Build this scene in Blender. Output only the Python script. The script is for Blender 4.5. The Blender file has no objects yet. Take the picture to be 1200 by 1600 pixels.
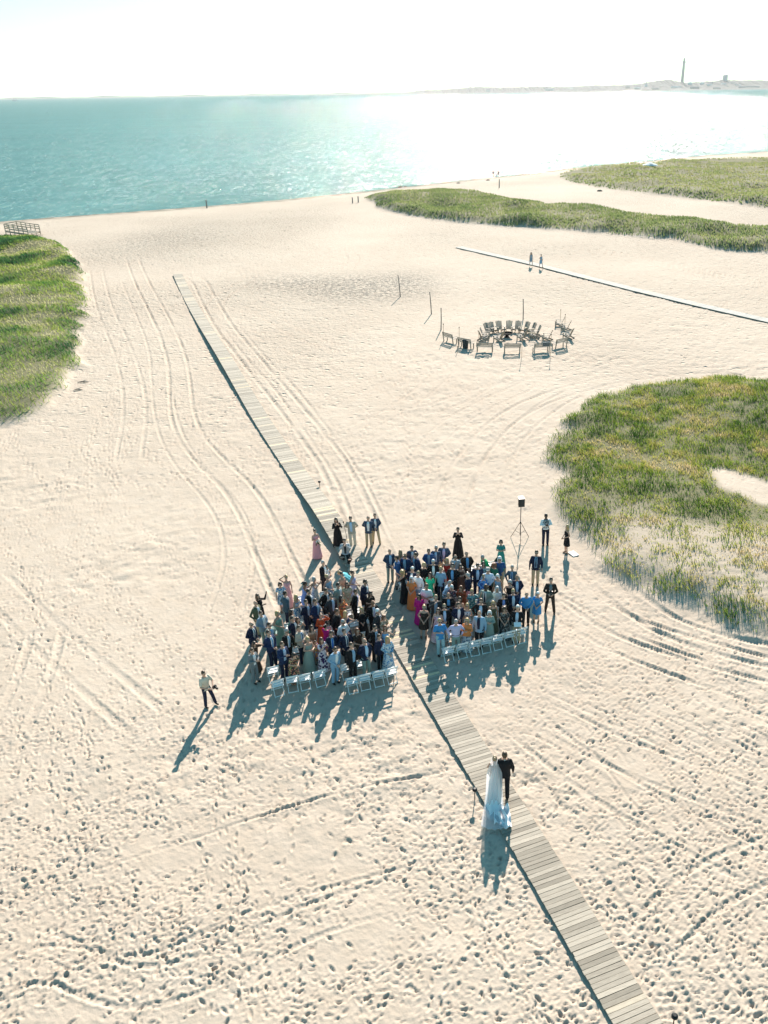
import bpy, math, random
import numpy as np
from mathutils import Vector, Matrix, noise
random.seed(7); rng = np.random.default_rng(7)
sc = bpy.context.scene
COL = sc.collection
# ------------------------------------------------------------------ camera
H, F, CX, CY = 21.0, 1300.0, 700.0, 800.0
ROLL = math.radians(0.83)
TH = math.atan((800 - 141.1) / 1300 * math.cos(ROLL))
cam_d = bpy.data.cameras.new('camera'); cam = bpy.data.objects.new('camera', cam_d); COL.objects.link(cam)
cam_d.sensor_fit = 'VERTICAL'; cam_d.sensor_height = 36; cam_d.sensor_width = 27
cam_d.lens = F / 1600 * 36; cam_d.shift_x = -100 / 1600
cam_d.clip_start = 0.5; cam_d.clip_end = 60000
cam.location = (0, 0, H)
cam.matrix_world = Matrix.Translation((0, 0, H)) @ Matrix.Rotation(math.pi / 2 - TH, 4, 'X') @ Matrix.Rotation(-ROLL, 4, 'Z')
sc.camera = cam
# ------------------------------------------------------------------ light
SUN_EL, SUN_AZ = math.radians(28), math.radians(7.5)     # azimuth from +Y towards +X
w = bpy.data.worlds.new('World'); sc.world = w; w.use_nodes = True
nt = w.node_tree; bg = nt.nodes['Background']
sky = nt.nodes.new('ShaderNodeTexSky'); sky.sky_type = 'NISHITA'; sky.sun_disc = False
sky.sun_elevation = SUN_EL; sky.sun_rotation = SUN_AZ
sky.air_density = 1.0; sky.dust_density = 0.45; sky.ozone_density = 1.6; sky.altitude = 20
tint = nt.nodes.new('ShaderNodeMix'); tint.data_type = 'RGBA'; tint.blend_type = 'MULTIPLY'
tint.inputs[0].default_value = 1.0; tint.inputs[7].default_value = (0.70, 1.40, 1.26, 1)
nt.links.new(sky.outputs[0], tint.inputs[6]); nt.links.new(tint.outputs[2], bg.inputs[0])
bg.inputs[1].default_value = 0.060
sd = bpy.data.lights.new('sun', 'SUN'); so = bpy.data.objects.new('sun', sd); COL.objects.link(so)
sd.energy = 4.8; sd.angle = math.radians(0.5); sd.color = (1.0, 0.895, 0.80)
sdir = Vector((math.sin(SUN_AZ) * math.cos(SUN_EL), math.cos(SUN_AZ) * math.cos(SUN_EL), math.sin(SUN_EL)))
so.rotation_euler = sdir.to_track_quat('Z', 'Y').to_euler(); so.location = (30, 60, 60)
sc.view_settings.view_transform = 'Standard'; sc.view_settings.look = 'None'
sc.view_settings.exposure = 1.27; sc.view_settings.gamma = 1.0; sc.view_settings.use_curve_mapping = False
sc.render.engine = 'CYCLES'; sc.cycles.use_denoising = True
sc.cycles.max_bounces = 6; sc.cycles.diffuse_bounces = 3; sc.cycles.glossy_bounces = 2
sc.cycles.transmission_bounces = 3; sc.cycles.transparent_max_bounces = 8
sc.cycles.sample_clamp_indirect = 6

def ray(x, y):
    u, v = x - CX, y - CY
    c, s = math.cos(ROLL), math.sin(ROLL)
    a = u * c - v * s; b = u * s + v * c
    return (a, F * math.cos(TH) - b * math.sin(TH), -F * math.sin(TH) - b * math.cos(TH))
def P(x, y, z=0.0):
    """the place on the ground (at height z) that the survey photograph shows at pixel x, y"""
    d = ray(x, y); t = (z - H) / d[2]
    return (d[0] * t, d[1] * t)

# ------------------------------------------------------------------ helpers
def link(o, parent=None):
    COL.objects.link(o)
    if parent is not None: o.parent = parent
    return o
def tag(o, label=None, cat=None, group=None, kind=None):
    if label: o['label'] = label
    if cat: o['category'] = cat
    if group: o['group'] = group
    if kind: o['kind'] = kind
    return o
def empty(name, loc, rz=0.0, s=1.0):
    o = bpy.data.objects.new(name, None); o.location = loc; o.rotation_euler = (0, 0, rz); o.scale = (s, s, s)
    o.empty_display_size = 0.2
    return link(o)
class MB:
    """collects vertices and faces of one mesh"""
    def __init__(s): s.v = []; s.f = []
    def box(s, c, d, rz=0.0, ry=0.0, rx=0.0, taper=1.0):
        M = Matrix.Translation(c) @ Matrix.Rotation(rz, 4, 'Z') @ Matrix.Rotation(ry, 4, 'Y') @ Matrix.Rotation(rx, 4, 'X')
        n = len(s.v)
        for z in (-.5, .5):
            k = taper if z > 0 else 1
            for x, y in ((-.5, -.5), (.5, -.5), (.5, .5), (-.5, .5)):
                s.v.append(tuple(M @ Vector((x * d[0] * k, y * d[1] * k, z * d[2]))))
        s.f += [tuple(n + i for i in q) for q in ((3, 2, 1, 0), (4, 5, 6, 7), (0, 1, 5, 4), (1, 2, 6, 5), (2, 3, 7, 6), (3, 0, 4, 7))]
        return s
    def beam(s, a, b, w, h):
        a, b = Vector(a), Vector(b); d = b - a; L = d.length
        q = d.to_track_quat('X', 'Z'); M = Matrix.Translation((a + b) / 2) @ q.to_matrix().to_4x4()
        n = len(s.v)
        for z in (-.5, .5):
            for x, y in ((-.5, -.5), (.5, -.5), (.5, .5), (-.5, .5)):
                s.v.append(tuple(M @ Vector((x * L, y * w, z * h))))
        s.f += [tuple(n + i for i in q) for q in ((3, 2, 1, 0), (4, 5, 6, 7), (0, 1, 5, 4), (1, 2, 6, 5), (2, 3, 7, 6), (3, 0, 4, 7))]
        return s
    def rings(s, rr, n=14):
        """rr: list of closed rings, each a list of n points; capped"""
        b = len(s.v)
        for r in rr: s.v += [tuple(p) for p in r]
        for i in range(len(rr) - 1):
            for k in range(n):
                a0 = b + i * n + k; a1 = b + i * n + (k + 1) % n
                s.f.append((a0, a1, a1 + n, a0 + n))
        s.f.append(tuple(b + k for k in range(n))[::-1])
        s.f.append(tuple(b + (len(rr) - 1) * n + k for k in range(n)))
        return s
    def loft(s, levels, n=16):
        """levels: (z, rx, ry, cx, cy) from bottom to top"""
        rr = []
        for z, rx, ry, cx, cy in levels:
            rr.append([(cx + rx * math.cos(2 * math.pi * k / n), cy + ry * math.sin(2 * math.pi * k / n), z) for k in range(n)])
        return s.rings(rr, n)
    def tube(s, pts, rad, n=8):
        pts = [Vector(p) for p in pts]; rr = []
        if not isinstance(rad, (list, tuple)): rad = [rad] * len(pts)
        for i, p in enumerate(pts):
            d = (pts[min(i + 1, len(pts) - 1)] - pts[max(i - 1, 0)]).normalized()
            q = d.to_track_quat('Z', 'Y')
            rr.append([tuple(p + q @ Vector((rad[i] * math.cos(2 * math.pi * k / n), rad[i] * math.sin(2 * math.pi * k / n), 0))) for k in range(n)])
        return s.rings(rr, n)
    def ell(s, c, r, n=12, m=8):
        rr = []
        for j in range(m + 1):
            t = math.pi * (j + .02) / (m + .04) - math.pi / 2
            rr.append([(c[0] + r[0] * math.cos(t) * math.cos(2 * math.pi * k / n), c[1] + r[1] * math.cos(t) * math.sin(2 * math.pi * k / n), c[2] + r[2] * math.sin(t)) for k in range(n)])
        return s.rings(rr, n)
    def cap(s, a, b, r0, r1, n=10):
        """tapered capsule"""
        s.tube([a, b], [r0, r1], n); s.ell(a, (r0,) * 3, n, 6); s.ell(b, (r1,) * 3, n, 6)
        return s
    def mesh(s, name, smooth=False):
        me = bpy.data.meshes.new(name); me.from_pydata(s.v, [], s.f)
        if smooth: me.polygons.foreach_set('use_smooth', [True] * len(me.polygons))
        return me
    def obj(s, name, m, parent=None, smooth=False):
        me = s.mesh(name, smooth); me.materials.append(m)
        return link(bpy.data.objects.new(name, me), parent)
def use(name, me, m, parent=None, loc=(0, 0, 0), rot=(0, 0, 0)):
    """an object on a shared mesh with its own material"""
    if not me.materials: me.materials.append(m)
    o = bpy.data.objects.new(name, me); o.location = loc; o.rotation_euler = rot
    o.material_slots[0].link = 'OBJECT'; o.material_slots[0].material = m
    return link(o, parent)
def copy_tree(o, parent=None):
    c = o.copy(); COL.objects.link(c); c.parent = parent
    for ch in [x for x in o.children]: copy_tree(ch, c)
    return c

# ------------------------------------------------------------------ materials
MATS = {}
def mat(name, col, rough=0.85, var=0.12, scale=9.0, metal=0.0, spec=0.3):
    if name in MATS: return MATS[name]
    m = bpy.data.materials.new(name); m.use_nodes = True; t = m.node_tree; b = t.nodes['Principled BSDF']
    b.inputs['Roughness'].default_value = rough; b.inputs['Metallic'].default_value = metal
    b.inputs['Specular IOR Level'].default_value = spec
    co = t.nodes.new('ShaderNodeTexCoord'); no = t.nodes.new('ShaderNodeTexNoise'); no.inputs['Scale'].default_value = scale; no.inputs['Detail'].default_value = 4
    mp = t.nodes.new('ShaderNodeMapRange'); mp.inputs[3].default_value = 1 - var; mp.inputs[4].default_value = 1 + var
    mx = t.nodes.new('ShaderNodeMix'); mx.data_type = 'RGBA'; mx.blend_type = 'MULTIPLY'; mx.inputs[0].default_value = 1
    mx.inputs[6].default_value = (*col, 1)
    t.links.new(co.outputs['Object'], no.inputs['Vector']); t.links.new(no.outputs[0], mp.inputs[0]); t.links.new(mp.outputs[0], mx.inputs[7])
    t.links.new(mx.outputs[2], b.inputs['Base Color'])
    m.diffuse_color = (*col, 1); MATS[name] = m
    return m
def print_mat(name, base, spots, scale=14.0, thr=0.42):
    """printed cloth: blossoms of other colours on a ground colour"""
    if name in MATS: return MATS[name]
    m = bpy.data.materials.new(name); m.use_nodes = True; t = m.node_tree; b = t.nodes['Principled BSDF']; b.inputs['Roughness'].default_value = .85
    co = t.nodes.new('ShaderNodeTexCoord'); vo = t.nodes.new('ShaderNodeTexVoronoi'); vo.inputs['Scale'].default_value = scale
    t.links.new(co.outputs['Object'], vo.inputs['Vector'])
    r1 = t.nodes.new('ShaderNodeValToRGB'); r1.color_ramp.interpolation = 'CONSTANT'
    el = r1.color_ramp.elements; el[0].position = 0; el[0].color = (*spots[0], 1); el[1].position = .5; el[1].color = (*spots[-1], 1)
    if len(spots) > 2:
        e = el.new(.75); e.color = (*spots[1], 1)
    sp = t.nodes.new('ShaderNodeSeparateColor'); t.links.new(vo.outputs['Color'], sp.inputs[0]); t.links.new(sp.outputs[0], r1.inputs[0])
    r2 = t.nodes.new('ShaderNodeValToRGB'); r2.color_ramp.elements[0].position = thr - .03; r2.color_ramp.elements[1].position = thr
    t.links.new(vo.outputs['Distance'], r2.inputs[0])
    mx = t.nodes.new('ShaderNodeMix'); mx.data_type = 'RGBA'; t.links.new(r2.outputs[0], mx.inputs[0]); t.links.new(r1.outputs[0], mx.inputs[6]); mx.inputs[7].default_value = (*base, 1)
    t.links.new(mx.outputs[2], b.inputs['Base Color']); MATS[name] = m
    return m
def wood_mat(name, c0, c1, random_src='object', rough=.8):
    m = bpy.data.materials.new(name); m.use_nodes = True; t = m.node_tree; b = t.nodes['Principled BSDF']; b.inputs['Roughness'].default_value = rough
    b.inputs['Specular IOR Level'].default_value = .35
    if random_src == 'object':
        oi = t.nodes.new('ShaderNodeObjectInfo'); rnd = oi.outputs['Random']
    else:
        oi = t.nodes.new('ShaderNodeNewGeometry'); rnd = oi.outputs['Random Per Island']
    rp = t.nodes.new('ShaderNodeValToRGB'); e = rp.color_ramp.elements
    e[0].position = 0; e[0].color = (*c0, 1); e[1].position = 1; e[1].color = (*c1, 1)
    mid = e.new(.93); mid.color = (*[a * .35 + b_ * .65 for a, b_ in zip(c0, c1)], 1)
    last = e.new(.965); last.color = (c1[0] * 1.08, c1[1] * 1.0, c1[2] * .82, 1); e[-1].color = (c1[0] * 1.15, c1[1] * 1.05, c1[2] * .82, 1)
    t.links.new(rnd, rp.inputs[0])
    co = t.nodes.new('ShaderNodeTexCoord'); mp = t.nodes.new('ShaderNodeMapping'); mp.inputs['Scale'].default_value = (1.6, 28, 28)
    no = t.nodes.new('ShaderNodeTexNoise'); no.inputs['Scale'].default_value = 3; no.inputs['Detail'].default_value = 6
    cb = t.nodes.new('ShaderNodeCombineXYZ'); ad = t.nodes.new('ShaderNodeVectorMath'); ml = t.nodes.new('ShaderNodeMath'); ml.operation = 'MULTIPLY'; ml.inputs[1].default_value = 57
    t.links.new(rnd, ml.inputs[0]); t.links.new(ml.outputs[0], cb.inputs[0]); t.links.new(co.outputs['Object'], mp.inputs[0]); t.links.new(mp.outputs[0], ad.inputs[0]); t.links.new(cb.outputs[0], ad.inputs[1]); t.links.new(ad.outputs[0], no.inputs['Vector'])
    mr = t.nodes.new('ShaderNodeMapRange'); mr.inputs[1].default_value = .3; mr.inputs[2].default_value = .7; mr.inputs[3].default_value = .78; mr.inputs[4].default_value = 1.12
    t.links.new(no.outputs[0], mr.inputs[0])
    mx = t.nodes.new('ShaderNodeMix'); mx.data_type = 'RGBA'; mx.blend_type = 'MULTIPLY'; mx.inputs[0].default_value = 1
    t.links.new(rp.outputs[0], mx.inputs[6]); t.links.new(mr.outputs[0], mx.inputs[7]); t.links.new(mx.outputs[2], b.inputs['Base Color'])
    bp = t.nodes.new('ShaderNodeBump'); bp.inputs['Strength'].default_value = .4; bp.inputs['Distance'].default_value = .01
    t.links.new(no.outputs[0], bp.inputs['Height']); t.links.new(bp.outputs[0], b.inputs['Normal'])
    MATS[name] = m
    return m
M_PLANK = wood_mat('weathered_plank', (.25, .215, .17), (.60, .52, .42))
M_PLANKS = wood_mat('weathered_planks_far', (.25, .215, .17), (.60, .52, .42), 'island')
M_PALE = wood_mat('glare_lightened_plank', (.52, .49, .45), (.64, .61, .56), 'island', .95)  # lighter wood carrying the sky reflection and sun glare of the far planks
M_TEAK = wood_mat('grey_teak', (.27, .23, .19), (.42, .37, .31))  # teak grey, lightened to put haze over the fire circle into the colour
M_WOODD = mat('dark_stringer_wood', (.20, .18, .155), .9)
M_POST = mat('grey_post', (.16, .15, .14), .8)
M_BLACK = mat('black_metal', (.012, .012, .013), .45, .05)
M_WHITEP = mat('white_painted_wood', (.78, .78, .77), .45, .03)

# ------------------------------------------------------------------ land shapes
def vnoise(x, y, wl, seed):
    r = np.random.default_rng(seed).random((256, 256)).astype(np.float32)
    X = x / wl; Y = y / wl; i = np.floor(X).astype(np.int64); j = np.floor(Y).astype(np.int64)
    fx = (X - i); fy = (Y - j); fx = fx * fx * (3 - 2 * fx); fy = fy * fy * (3 - 2 * fy); i &= 255; j &= 255; i1 = (i + 1) & 255; j1 = (j + 1) & 255
    return (r[j, i] * (1 - fx) + r[j, i1] * fx) * (1 - fy) + (r[j1, i] * (1 - fx) + r[j1, i1] * fx) * fy - .5
def seg_dist(x, y, pts, closed=False, with_t=False):
    best = np.full(x.shape, 1e9, np.float32)
    pp = list(pts) + ([pts[0]] if closed else [])
    for (ax, ay), (bx, by) in zip(pp, pp[1:]):
        dx, dy = bx - ax, by - ay; L = dx * dx + dy * dy + 1e-9
        t = np.clip(((x - ax) * dx + (y - ay) * dy) / L, 0, 1)
        best = np.minimum(best, np.hypot(x - ax - t * dx, y - ay - t * dy))
    return best
def inside(x, y, pts):
    r = np.zeros(x.shape, bool); n = len(pts)
    for k in range(n):
        (ax, ay), (bx, by) = pts[k], pts[(k + 1) % n]
        if ay == by: continue
        c = (ay > y) != (by > y)
        r ^= c & (x < (bx - ax) * (y - ay) / (by - ay) + ax)
    return r
def poly_sd(x, y, pts):
    d = seg_dist(x, y, pts, True)
    return np.where(inside(x, y, pts), d, -d)
def wpoly(px, z=0.4): return [P(a, b, z) for a, b in px]
SEA = -0.6
SHORE = [(-420, 70), (-200, 128)] + [P(a, b, SEA) for a, b in ((0, 346), (100, 338), (200, 331), (320, 322), (440, 312), (560, 300), (650, 290), (740, 280), (800, 274), (870, 265), (940, 258), (1000, 253), (1100, 243), (1200, 236.5))] + [(190, 360), (420, 470), (900, 620), (2500, 900)]
SHX = [p[0] for p in SHORE]; SHY = [p[1] for p in SHORE]
DUNE_L = wpoly([(62, 372), (98, 384), (122, 402), (128, 430), (136, 470), (137, 495), (125, 525), (125, 560), (118, 580), (100, 605), (80, 625), (55, 640), (20, 655), (-40, 672)]) + [(-40, 52), (-75, 60), (-140, 100), (-150, 128), (-95, 140)]
DUNE_R = wpoly([(862, 712), (870, 675), (893, 640), (930, 612), (985, 594), (1060, 586), (1130, 586), (1200, 590), (1330, 596)], .4) + [(52, 62), (54, 40), (34, 25), (20, 24)] + wpoly([(1200, 1010), (1150, 985), (1075, 950), (1000, 925), (940, 880), (915, 850), (880, 805), (872, 765)], .3)
DUNE_F = wpoly([(572, 308), (610, 299), (690, 297), (750, 302), (820, 312), (900, 324), (1000, 338), (1100, 350), (1200, 364)]) + [(105, 120), (100, 108)] + wpoly([(1200, 390), (1130, 388), (1050, 372), (960, 363), (900, 357), (800, 352), (700, 344), (640, 333), (600, 324)])
DUNE_B = wpoly([(872, 272), (930, 262), (1000, 256), (1080, 252), (1200, 248)]) + [(200, 345), (330, 330), (330, 200), (200, 160)] + wpoly([(1200, 322), (1120, 312), (1040, 303), (980, 296), (920, 288), (880, 279)])
BARE = wpoly([(1112, 722), (1150, 728), (1210, 745), (1300, 760), (1300, 790), (1190, 775), (1130, 755)], .8)
DUNES = [(DUNE_L, 1.1, 2.5), (DUNE_R, .85, 3.4), (DUNE_F, 1.3, 4.0), (DUNE_B, 1.3, 5.0)]
BW_C = []      # centre line of the near boardwalk, world
_R = [(1036.7, 1600), (901.6, 1384), (815.6, 1250), (752, 1152), (721.7, 1105), (599, 914.7), (523, 797), (501, 769), (460, 711), (421.4, 659), (377.5, 585), (358, 552), (319.7, 494), (284, 428)]
_L = [(960.5, 1600), (828, 1369), (742.6, 1228), (702, 1160), (676, 1113.5), (610.7, 998.7), (522, 857), (472, 774.6), (438, 719.7), (405, 670), (361, 598.7), (333.5, 549), (293.6, 482), (268.9, 428)]
_rw = [P(*p, .12) for p in _R]; _lw = [P(*p, .12) for p in _L]
def _at(poly, y):
    ys = [p[1] for p in poly]; xs = [p[0] for p in poly]
    return float(np.interp(y, ys, xs))
for yy in np.concatenate([np.arange(12.9, 60, 3.0), np.arange(60, 111, 6), [111.2]]):
    BW_C.append(((_at(_rw, yy) + _at(_lw, yy)) / 2, float(yy)))
BW_C = [(BW_C[0][0] + (BW_C[0][0] - BW_C[1][0]) * 2, BW_C[0][1] - 6.0)] + BW_C
_c = np.array(BW_C); 
for _ in range(2): _c[1:-1] = _c[:-2] * .25 + _c[1:-1] * .5 + _c[2:] * .25
BW_C = [tuple(p) for p in _c]
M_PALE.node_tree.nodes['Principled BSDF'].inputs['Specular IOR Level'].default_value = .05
def bw_z(y): return .095 + .30 * math.exp(-((y - 40.5) / 4.2) ** 2) + .22 * math.exp(-((y - 70) / 14.) ** 2)
BW2_C = [P(717, 385.5, .15), P(845, 414.5, .15), P(990, 452, .15), P(1100, 478, .15), P(1200, 500, .15), P(1340, 533, .15)]

def base_height(x, y):
    """smooth land height in metres (arrays)"""
    ys = np.interp(x, SHX, SHY); d = (ys - y) * .9
    z = SEA + np.clip(d / 22, -.35, 1) * .6 - np.clip(-d / 60, 0, 1) * 2.0
    z = z + vnoise(x, y, 19, 3) * .25 * np.clip((y - 38) / 40, 0, 1) * np.clip(d / 30, 0, 1)
    for pts, hh, ramp in DUNES:
        bb = np.array(pts); m = (x > bb[:, 0].min() - 8) & (x < bb[:, 0].max() + 8) & (y > bb[:, 1].min() - 8) & (y < bb[:, 1].max() + 8)
        if not m.any(): continue
        sd_ = poly_sd(x[m], y[m], pts) + vnoise(x[m], y[m], 2.2, 11) * 1.6
        t = np.clip(sd_ / ramp + .25, 0, 1); t = t * t * (3 - 2 * t)
        z[m] += t * hh * (.75 + vnoise(x[m], y[m], 7, 5) * 1.1)
    return z
def gz(x, y): return float(base_height(np.array([float(x)]), np.array([float(y)]))[0])
# ------------------------------------------------------------------ ground sheet
def build_ground():
    a = np.linspace(math.radians(62.5), math.radians(3.0), 760)
    rows = H / np.tan(a)
    rows = rows[rows < 345]
    extra = np.arange(rows[-1] + 3, 480, 4.)
    rows = np.concatenate([[-600, -200, -80, -30, -10, 0, 5, 8], rows[rows > 9.5], extra, [520, 600, 720, 900]]).astype(np.float64)
    fine = np.linspace(-1.04, .76, 800)
    cols = np.concatenate([[-14, -8, -5, -3.4, -2.4, -1.8, -1.4, -1.2, -1.1], fine, [.82, .92, 1.1, 1.4, 1.9, 2.7, 4, 6.5, 12]])
    W = .55 * (np.maximum(rows, 8) * .892 + 9.5)
    X = (cols[None, :] * W[:, None]); Y = np.repeat(rows[:, None], len(cols), 1)
    nr, nc = X.shape
    x = X.ravel(); y = Y.ravel()
    z = base_height(x, y)
    dbeach = np.interp(x, SHX, SHY) - y
    grass = np.zeros_like(x)
    for k, (pts, hh, ramp) in enumerate(DUNES):
        bb = np.array(pts); m = (x > bb[:, 0].min() - 4) & (x < bb[:, 0].max() + 4) & (y > bb[:, 1].min() - 4) & (y < bb[:, 1].max() + 4)
        s_ = poly_sd(x[m], y[m], pts) + vnoise(x[m], y[m], 2.2, 11) * 1.6
        g = np.clip(s_ / 1.2, 0, 1)
        if k == 1:
            g *= np.clip((y[m] - 35.5 - vnoise(x[m], y[m], 5, 8) * 9) / 6, .22, 1)
            g *= np.clip(-poly_sd(x[m], y[m], BARE) / .8 + .2, 0, 1)
        grass[m] = np.maximum(grass[m], g)
    near = np.clip((140 - y) / 60, 0, 1) * np.clip((y - 4) / 3, 0, 1)
    clear = 1 - grass
    # soft hummocks of trodden sand
    rough = np.clip(.55 + vnoise(x, y, 7.5, 21) * 1.6 + vnoise(x, y, 2.6, 22) * .8, .12, 1.2)
    # smooth wind-laid area on the left, between the tracks
    calm = np.exp(-(((x + 8.5) / 5.5) ** 2 + ((y - 33) / 12.) ** 2)) * .55 + np.exp(-(((x + 1.5) / 2.6) ** 2 + ((y - 12.4) / 1.3) ** 2)) * .4
    rough *= (1 - np.clip(calm, 0, .9))
    hum = vnoise(x, y, .33, 31) * .030 + vnoise(x, y, .17, 32) * .014 + vnoise(x, y, .62, 33) * .038
    ca, sa = math.cos(.35), math.sin(.35); xr, yr = x * ca + y * sa, -x * sa + y * ca
    hum += vnoise(xr * .5, yr, .30, 37) * .034 + vnoise(xr * .45, yr, .55, 38) * .03
    bwx_ = np.interp(y, [p[1] for p in BW_C], [p[0] for p in BW_C]); rs = np.clip((x - bwx_ - .8) / 1.5, 0, 1) * np.clip((34 - y) / 8, 0, 1)
    c2, s2 = math.cos(-.80), math.sin(-.80); x2, y2 = x * c2 + y * s2, -x * s2 + y * c2
    hum += vnoise(x2 * .22, y2, .22, 39) * .045 * rs
    hum += np.clip(vnoise(x * .7, y, .27, 36) - .14, 0, 1) * -.10
    z += hum * rough * near * clear
    z += (vnoise(x * .8 + y * .5, y * 1.2, .11, 34) * .012 + vnoise(x, y, 1.6, 35) * .05) * near * clear
    # wind ripples far off, drawn out across the wind
    z += vnoise(x * .6, y * 1.5, .8, 41) * .05 * np.clip((y - 60) / 40, 0, 1) * np.clip(dbeach / 10, 0, 1) * clear
    Z = z.reshape(nr, nc)
    tr_lvl = np.zeros(nr * nc)
    # tyre tracks: centre line, gauge, rut width, depth
    def PL(pts): return [P(*p) for p in pts]
    tracks = [
        (PL([(205, 400), (225, 450), (250, 495), (275, 550), (282, 605), (283, 645), (297, 685), (330, 722), (375, 764), (402, 808), (428, 870), (465, 950)]), 1.65, .26, .050),
        (PL([(200, 440), (218, 480), (238, 520), (250, 560), (255, 640), (270, 690), (300, 735), (345, 780), (370, 825), (378, 880), (350, 960)]), 1.5, .2, .03),
        (PL([(300, 432), (313, 440), (322, 462), (350, 512), (376, 542), (410, 585), (452, 635), (488, 680), (522, 725), (545, 775), (572, 835), (596, 890)]), 1.7, .30, .055),
        (PL([(365, 515), (400, 560), (440, 600), (478, 650), (515, 700), (548, 750), (570, 800), (590, 850)]), 1.6, .22, .04),
        (PL([(690, 840), (705, 790), (722, 735), (760, 680), (810, 640), (870, 615), (950, 592), (1080, 576), (1210, 582)]), 1.7, .28, .05),
        (PL([(745, 840), (752, 790), (775, 720), (810, 670), (860, 632), (900, 612)]), 1.6, .25, .035),
        (PL([(560, 575), (650, 560), (750, 552), (830, 553), (900, 560), (1000, 566), (1210, 572)]), 1.6, .22, .045),
        (PL([(500, 640), (560, 605), (640, 575), (700, 560), (760, 556)]), 1.5, .2, .03),
        (PL([(385, 470), (430, 500), (480, 530), (560, 550), (620, 560)]), 1.6, .2, .035),
        (PL([(318, 432), (345, 424), (372, 422), (400, 426), (380, 442), (340, 465), (335, 480)]), 1.6, .2, .035),
        (PL([(430, 388), (520, 386), (560, 400), (540, 420)]), 1.6, .25, .03),
        (PL([(735, 378), (800, 378), (880, 384), (980, 398), (1080, 420), (1200, 448)]), 1.8, .26, .05),
        (PL([(700, 425), (780, 418), (880, 432), (1000, 460), (1100, 492), (1200, 520)]), 1.7, .2, .03),
        (PL([(868, 890), (905, 935), (965, 975), (1050, 1005), (1130, 1028), (1210, 1050)]), 1.7, .28, .050),
        (PL([(850, 935), (900, 965), (980, 1010), (1080, 1045), (1200, 1085)]), 1.6, .24, .045),
        (PL([(905, 870), (960, 920), (1030, 975), (1130, 1010), (1220, 1030)]), 1.5, .3, .05),
        (PL([(105, 1372), (190, 1345), (290, 1315), (380, 1283), (470, 1255), (580, 1225), (700, 1205)]), 0, .13, .045),
        (PL([(60, 1440), (100, 1465), (170, 1492), (235, 1500), (330, 1450), (440, 1405), (560, 1375), (680, 1340)]), 0, .16, .026),
        (PL([(-20, 1545), (80, 1490), (200, 1555), (330, 1520), (470, 1440), (610, 1400)]), 1.1, .16, .020),
        (PL([(820, 1130), (880, 1180), (960, 1235), (1060, 1290), (1200, 1360)]), 1.6, .20, .024),
        (PL([(860, 1120), (960, 1175), (1080, 1220), (1210, 1265)]), 1.6, .20, .024),
        (PL([(-10, 1190), (30, 1110), (60, 1040), (75, 980)]), 1.3, .3, .035),
        (PL([(-20, 900), (60, 985), (150, 1060), (230, 1130)]), 1.5, .3, .02),
        (PL([(455, 610), (520, 640), (600, 650), (690, 640), (760, 600)]), 1.6, .2, .03),
        (PL([(420, 700), (500, 690), (590, 660), (660, 615), (700, 575)]), 1.6, .2, .025),
        (PL([(640, 800), (650, 730), (690, 670), (760, 630), (830, 600)]), 1.6, .2, .03),
        (PL([(150, 420), (160, 480), (200, 560), (215, 640), (200, 720)]), 1.6, .25, .03),
        (PL([(1010, 1480), (1080, 1400), (1150, 1360), (1230, 1330)]), 1.4, .2, .03),
        (PL([(940, 1320), (1010, 1400), (1090, 1510), (1150, 1620)]), 1.5, .24, .035),
    ]
    for k in range(9): tracks.append((PL([(850 + k * 44, 1125 + k * 5), (955 + k * 44, 1268 + k * 3), (1080 + k * 44, 1420), (1190 + k * 44, 1570)]), 0, .10 + .02 * (k % 3), .014 + .006 * (k % 2)))
    for k in range(10): tracks.append((PL([(790 + k * 52, 1062 + k * 9 + (k % 3) * 6), (900 + k * 52, 1118 + k * 9), (1040 + k * 52, 1185 + k * 10)]), 0, .12 + .03 * (k % 2), .016 + .008 * (k % 3)))
    for pts, gauge, rw, dep in tracks:
        # resample smoothly
        pa = np.array(pts); t = np.arange(len(pa)); tt = np.linspace(0, len(pa) - 1, (len(pa) - 1) * 4 + 1)
        sm = np.stack([np.interp(tt, t, pa[:, 0]), np.interp(tt, t, pa[:, 1])], 1)
        for _ in range(4): sm[1:-1] = sm[:-2] * .25 + sm[1:-1] * .5 + sm[2:] * .25
        m = (x > sm[:, 0].min() - 2) & (x < sm[:, 0].max() + 2) & (y > sm[:, 1].min() - 2) & (y < sm[:, 1].max() + 2)
        ii = np.nonzero(m)[0]; d0 = np.full(len(ii), 1e9); arc = np.zeros(len(ii)); acc = 0.
        for (ax, ay), (bx, by) in zip(sm, sm[1:]):
            dx, dy = bx - ax, by - ay; L2 = dx * dx + dy * dy + 1e-9; q = np.clip(((x[ii] - ax) * dx + (y[ii] - ay) * dy) / L2, 0, 1)
            dd = np.hypot(x[ii] - ax - q * dx, y[ii] - ay - q * dy); b_ = dd < d0; d0[b_] = dd[b_]; arc[b_] = acc + q[b_] * math.sqrt(L2); acc += math.sqrt(L2)
        r = np.abs(d0 - gauge / 2) / (rw / 2); ends = np.clip(np.minimum(arc, acc - arc) / .9, 0, 1)
        cell = np.maximum(1.0, (y[ii] / 45.) ** 2 * .5)         # ruts soften with distance only as far as the mesh can hold them
        fade = np.clip(.60 + vnoise(arc, arc * 0 + dep * 99, 2.2, 51) * 1.2 + vnoise(x[ii], y[ii], .5, 52) * .4 + .1, .2, 1.2) * (1.25 if gauge else 1)
        dh = -dep * np.exp(-r ** 4) + dep * .55 * np.exp(-((r - 1.55) / .38) ** 2)
        tread = dep * .22 * np.sin(arc * 2 * math.pi / .14) * np.exp(-r ** 4) * (y[ii] < 45)
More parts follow.
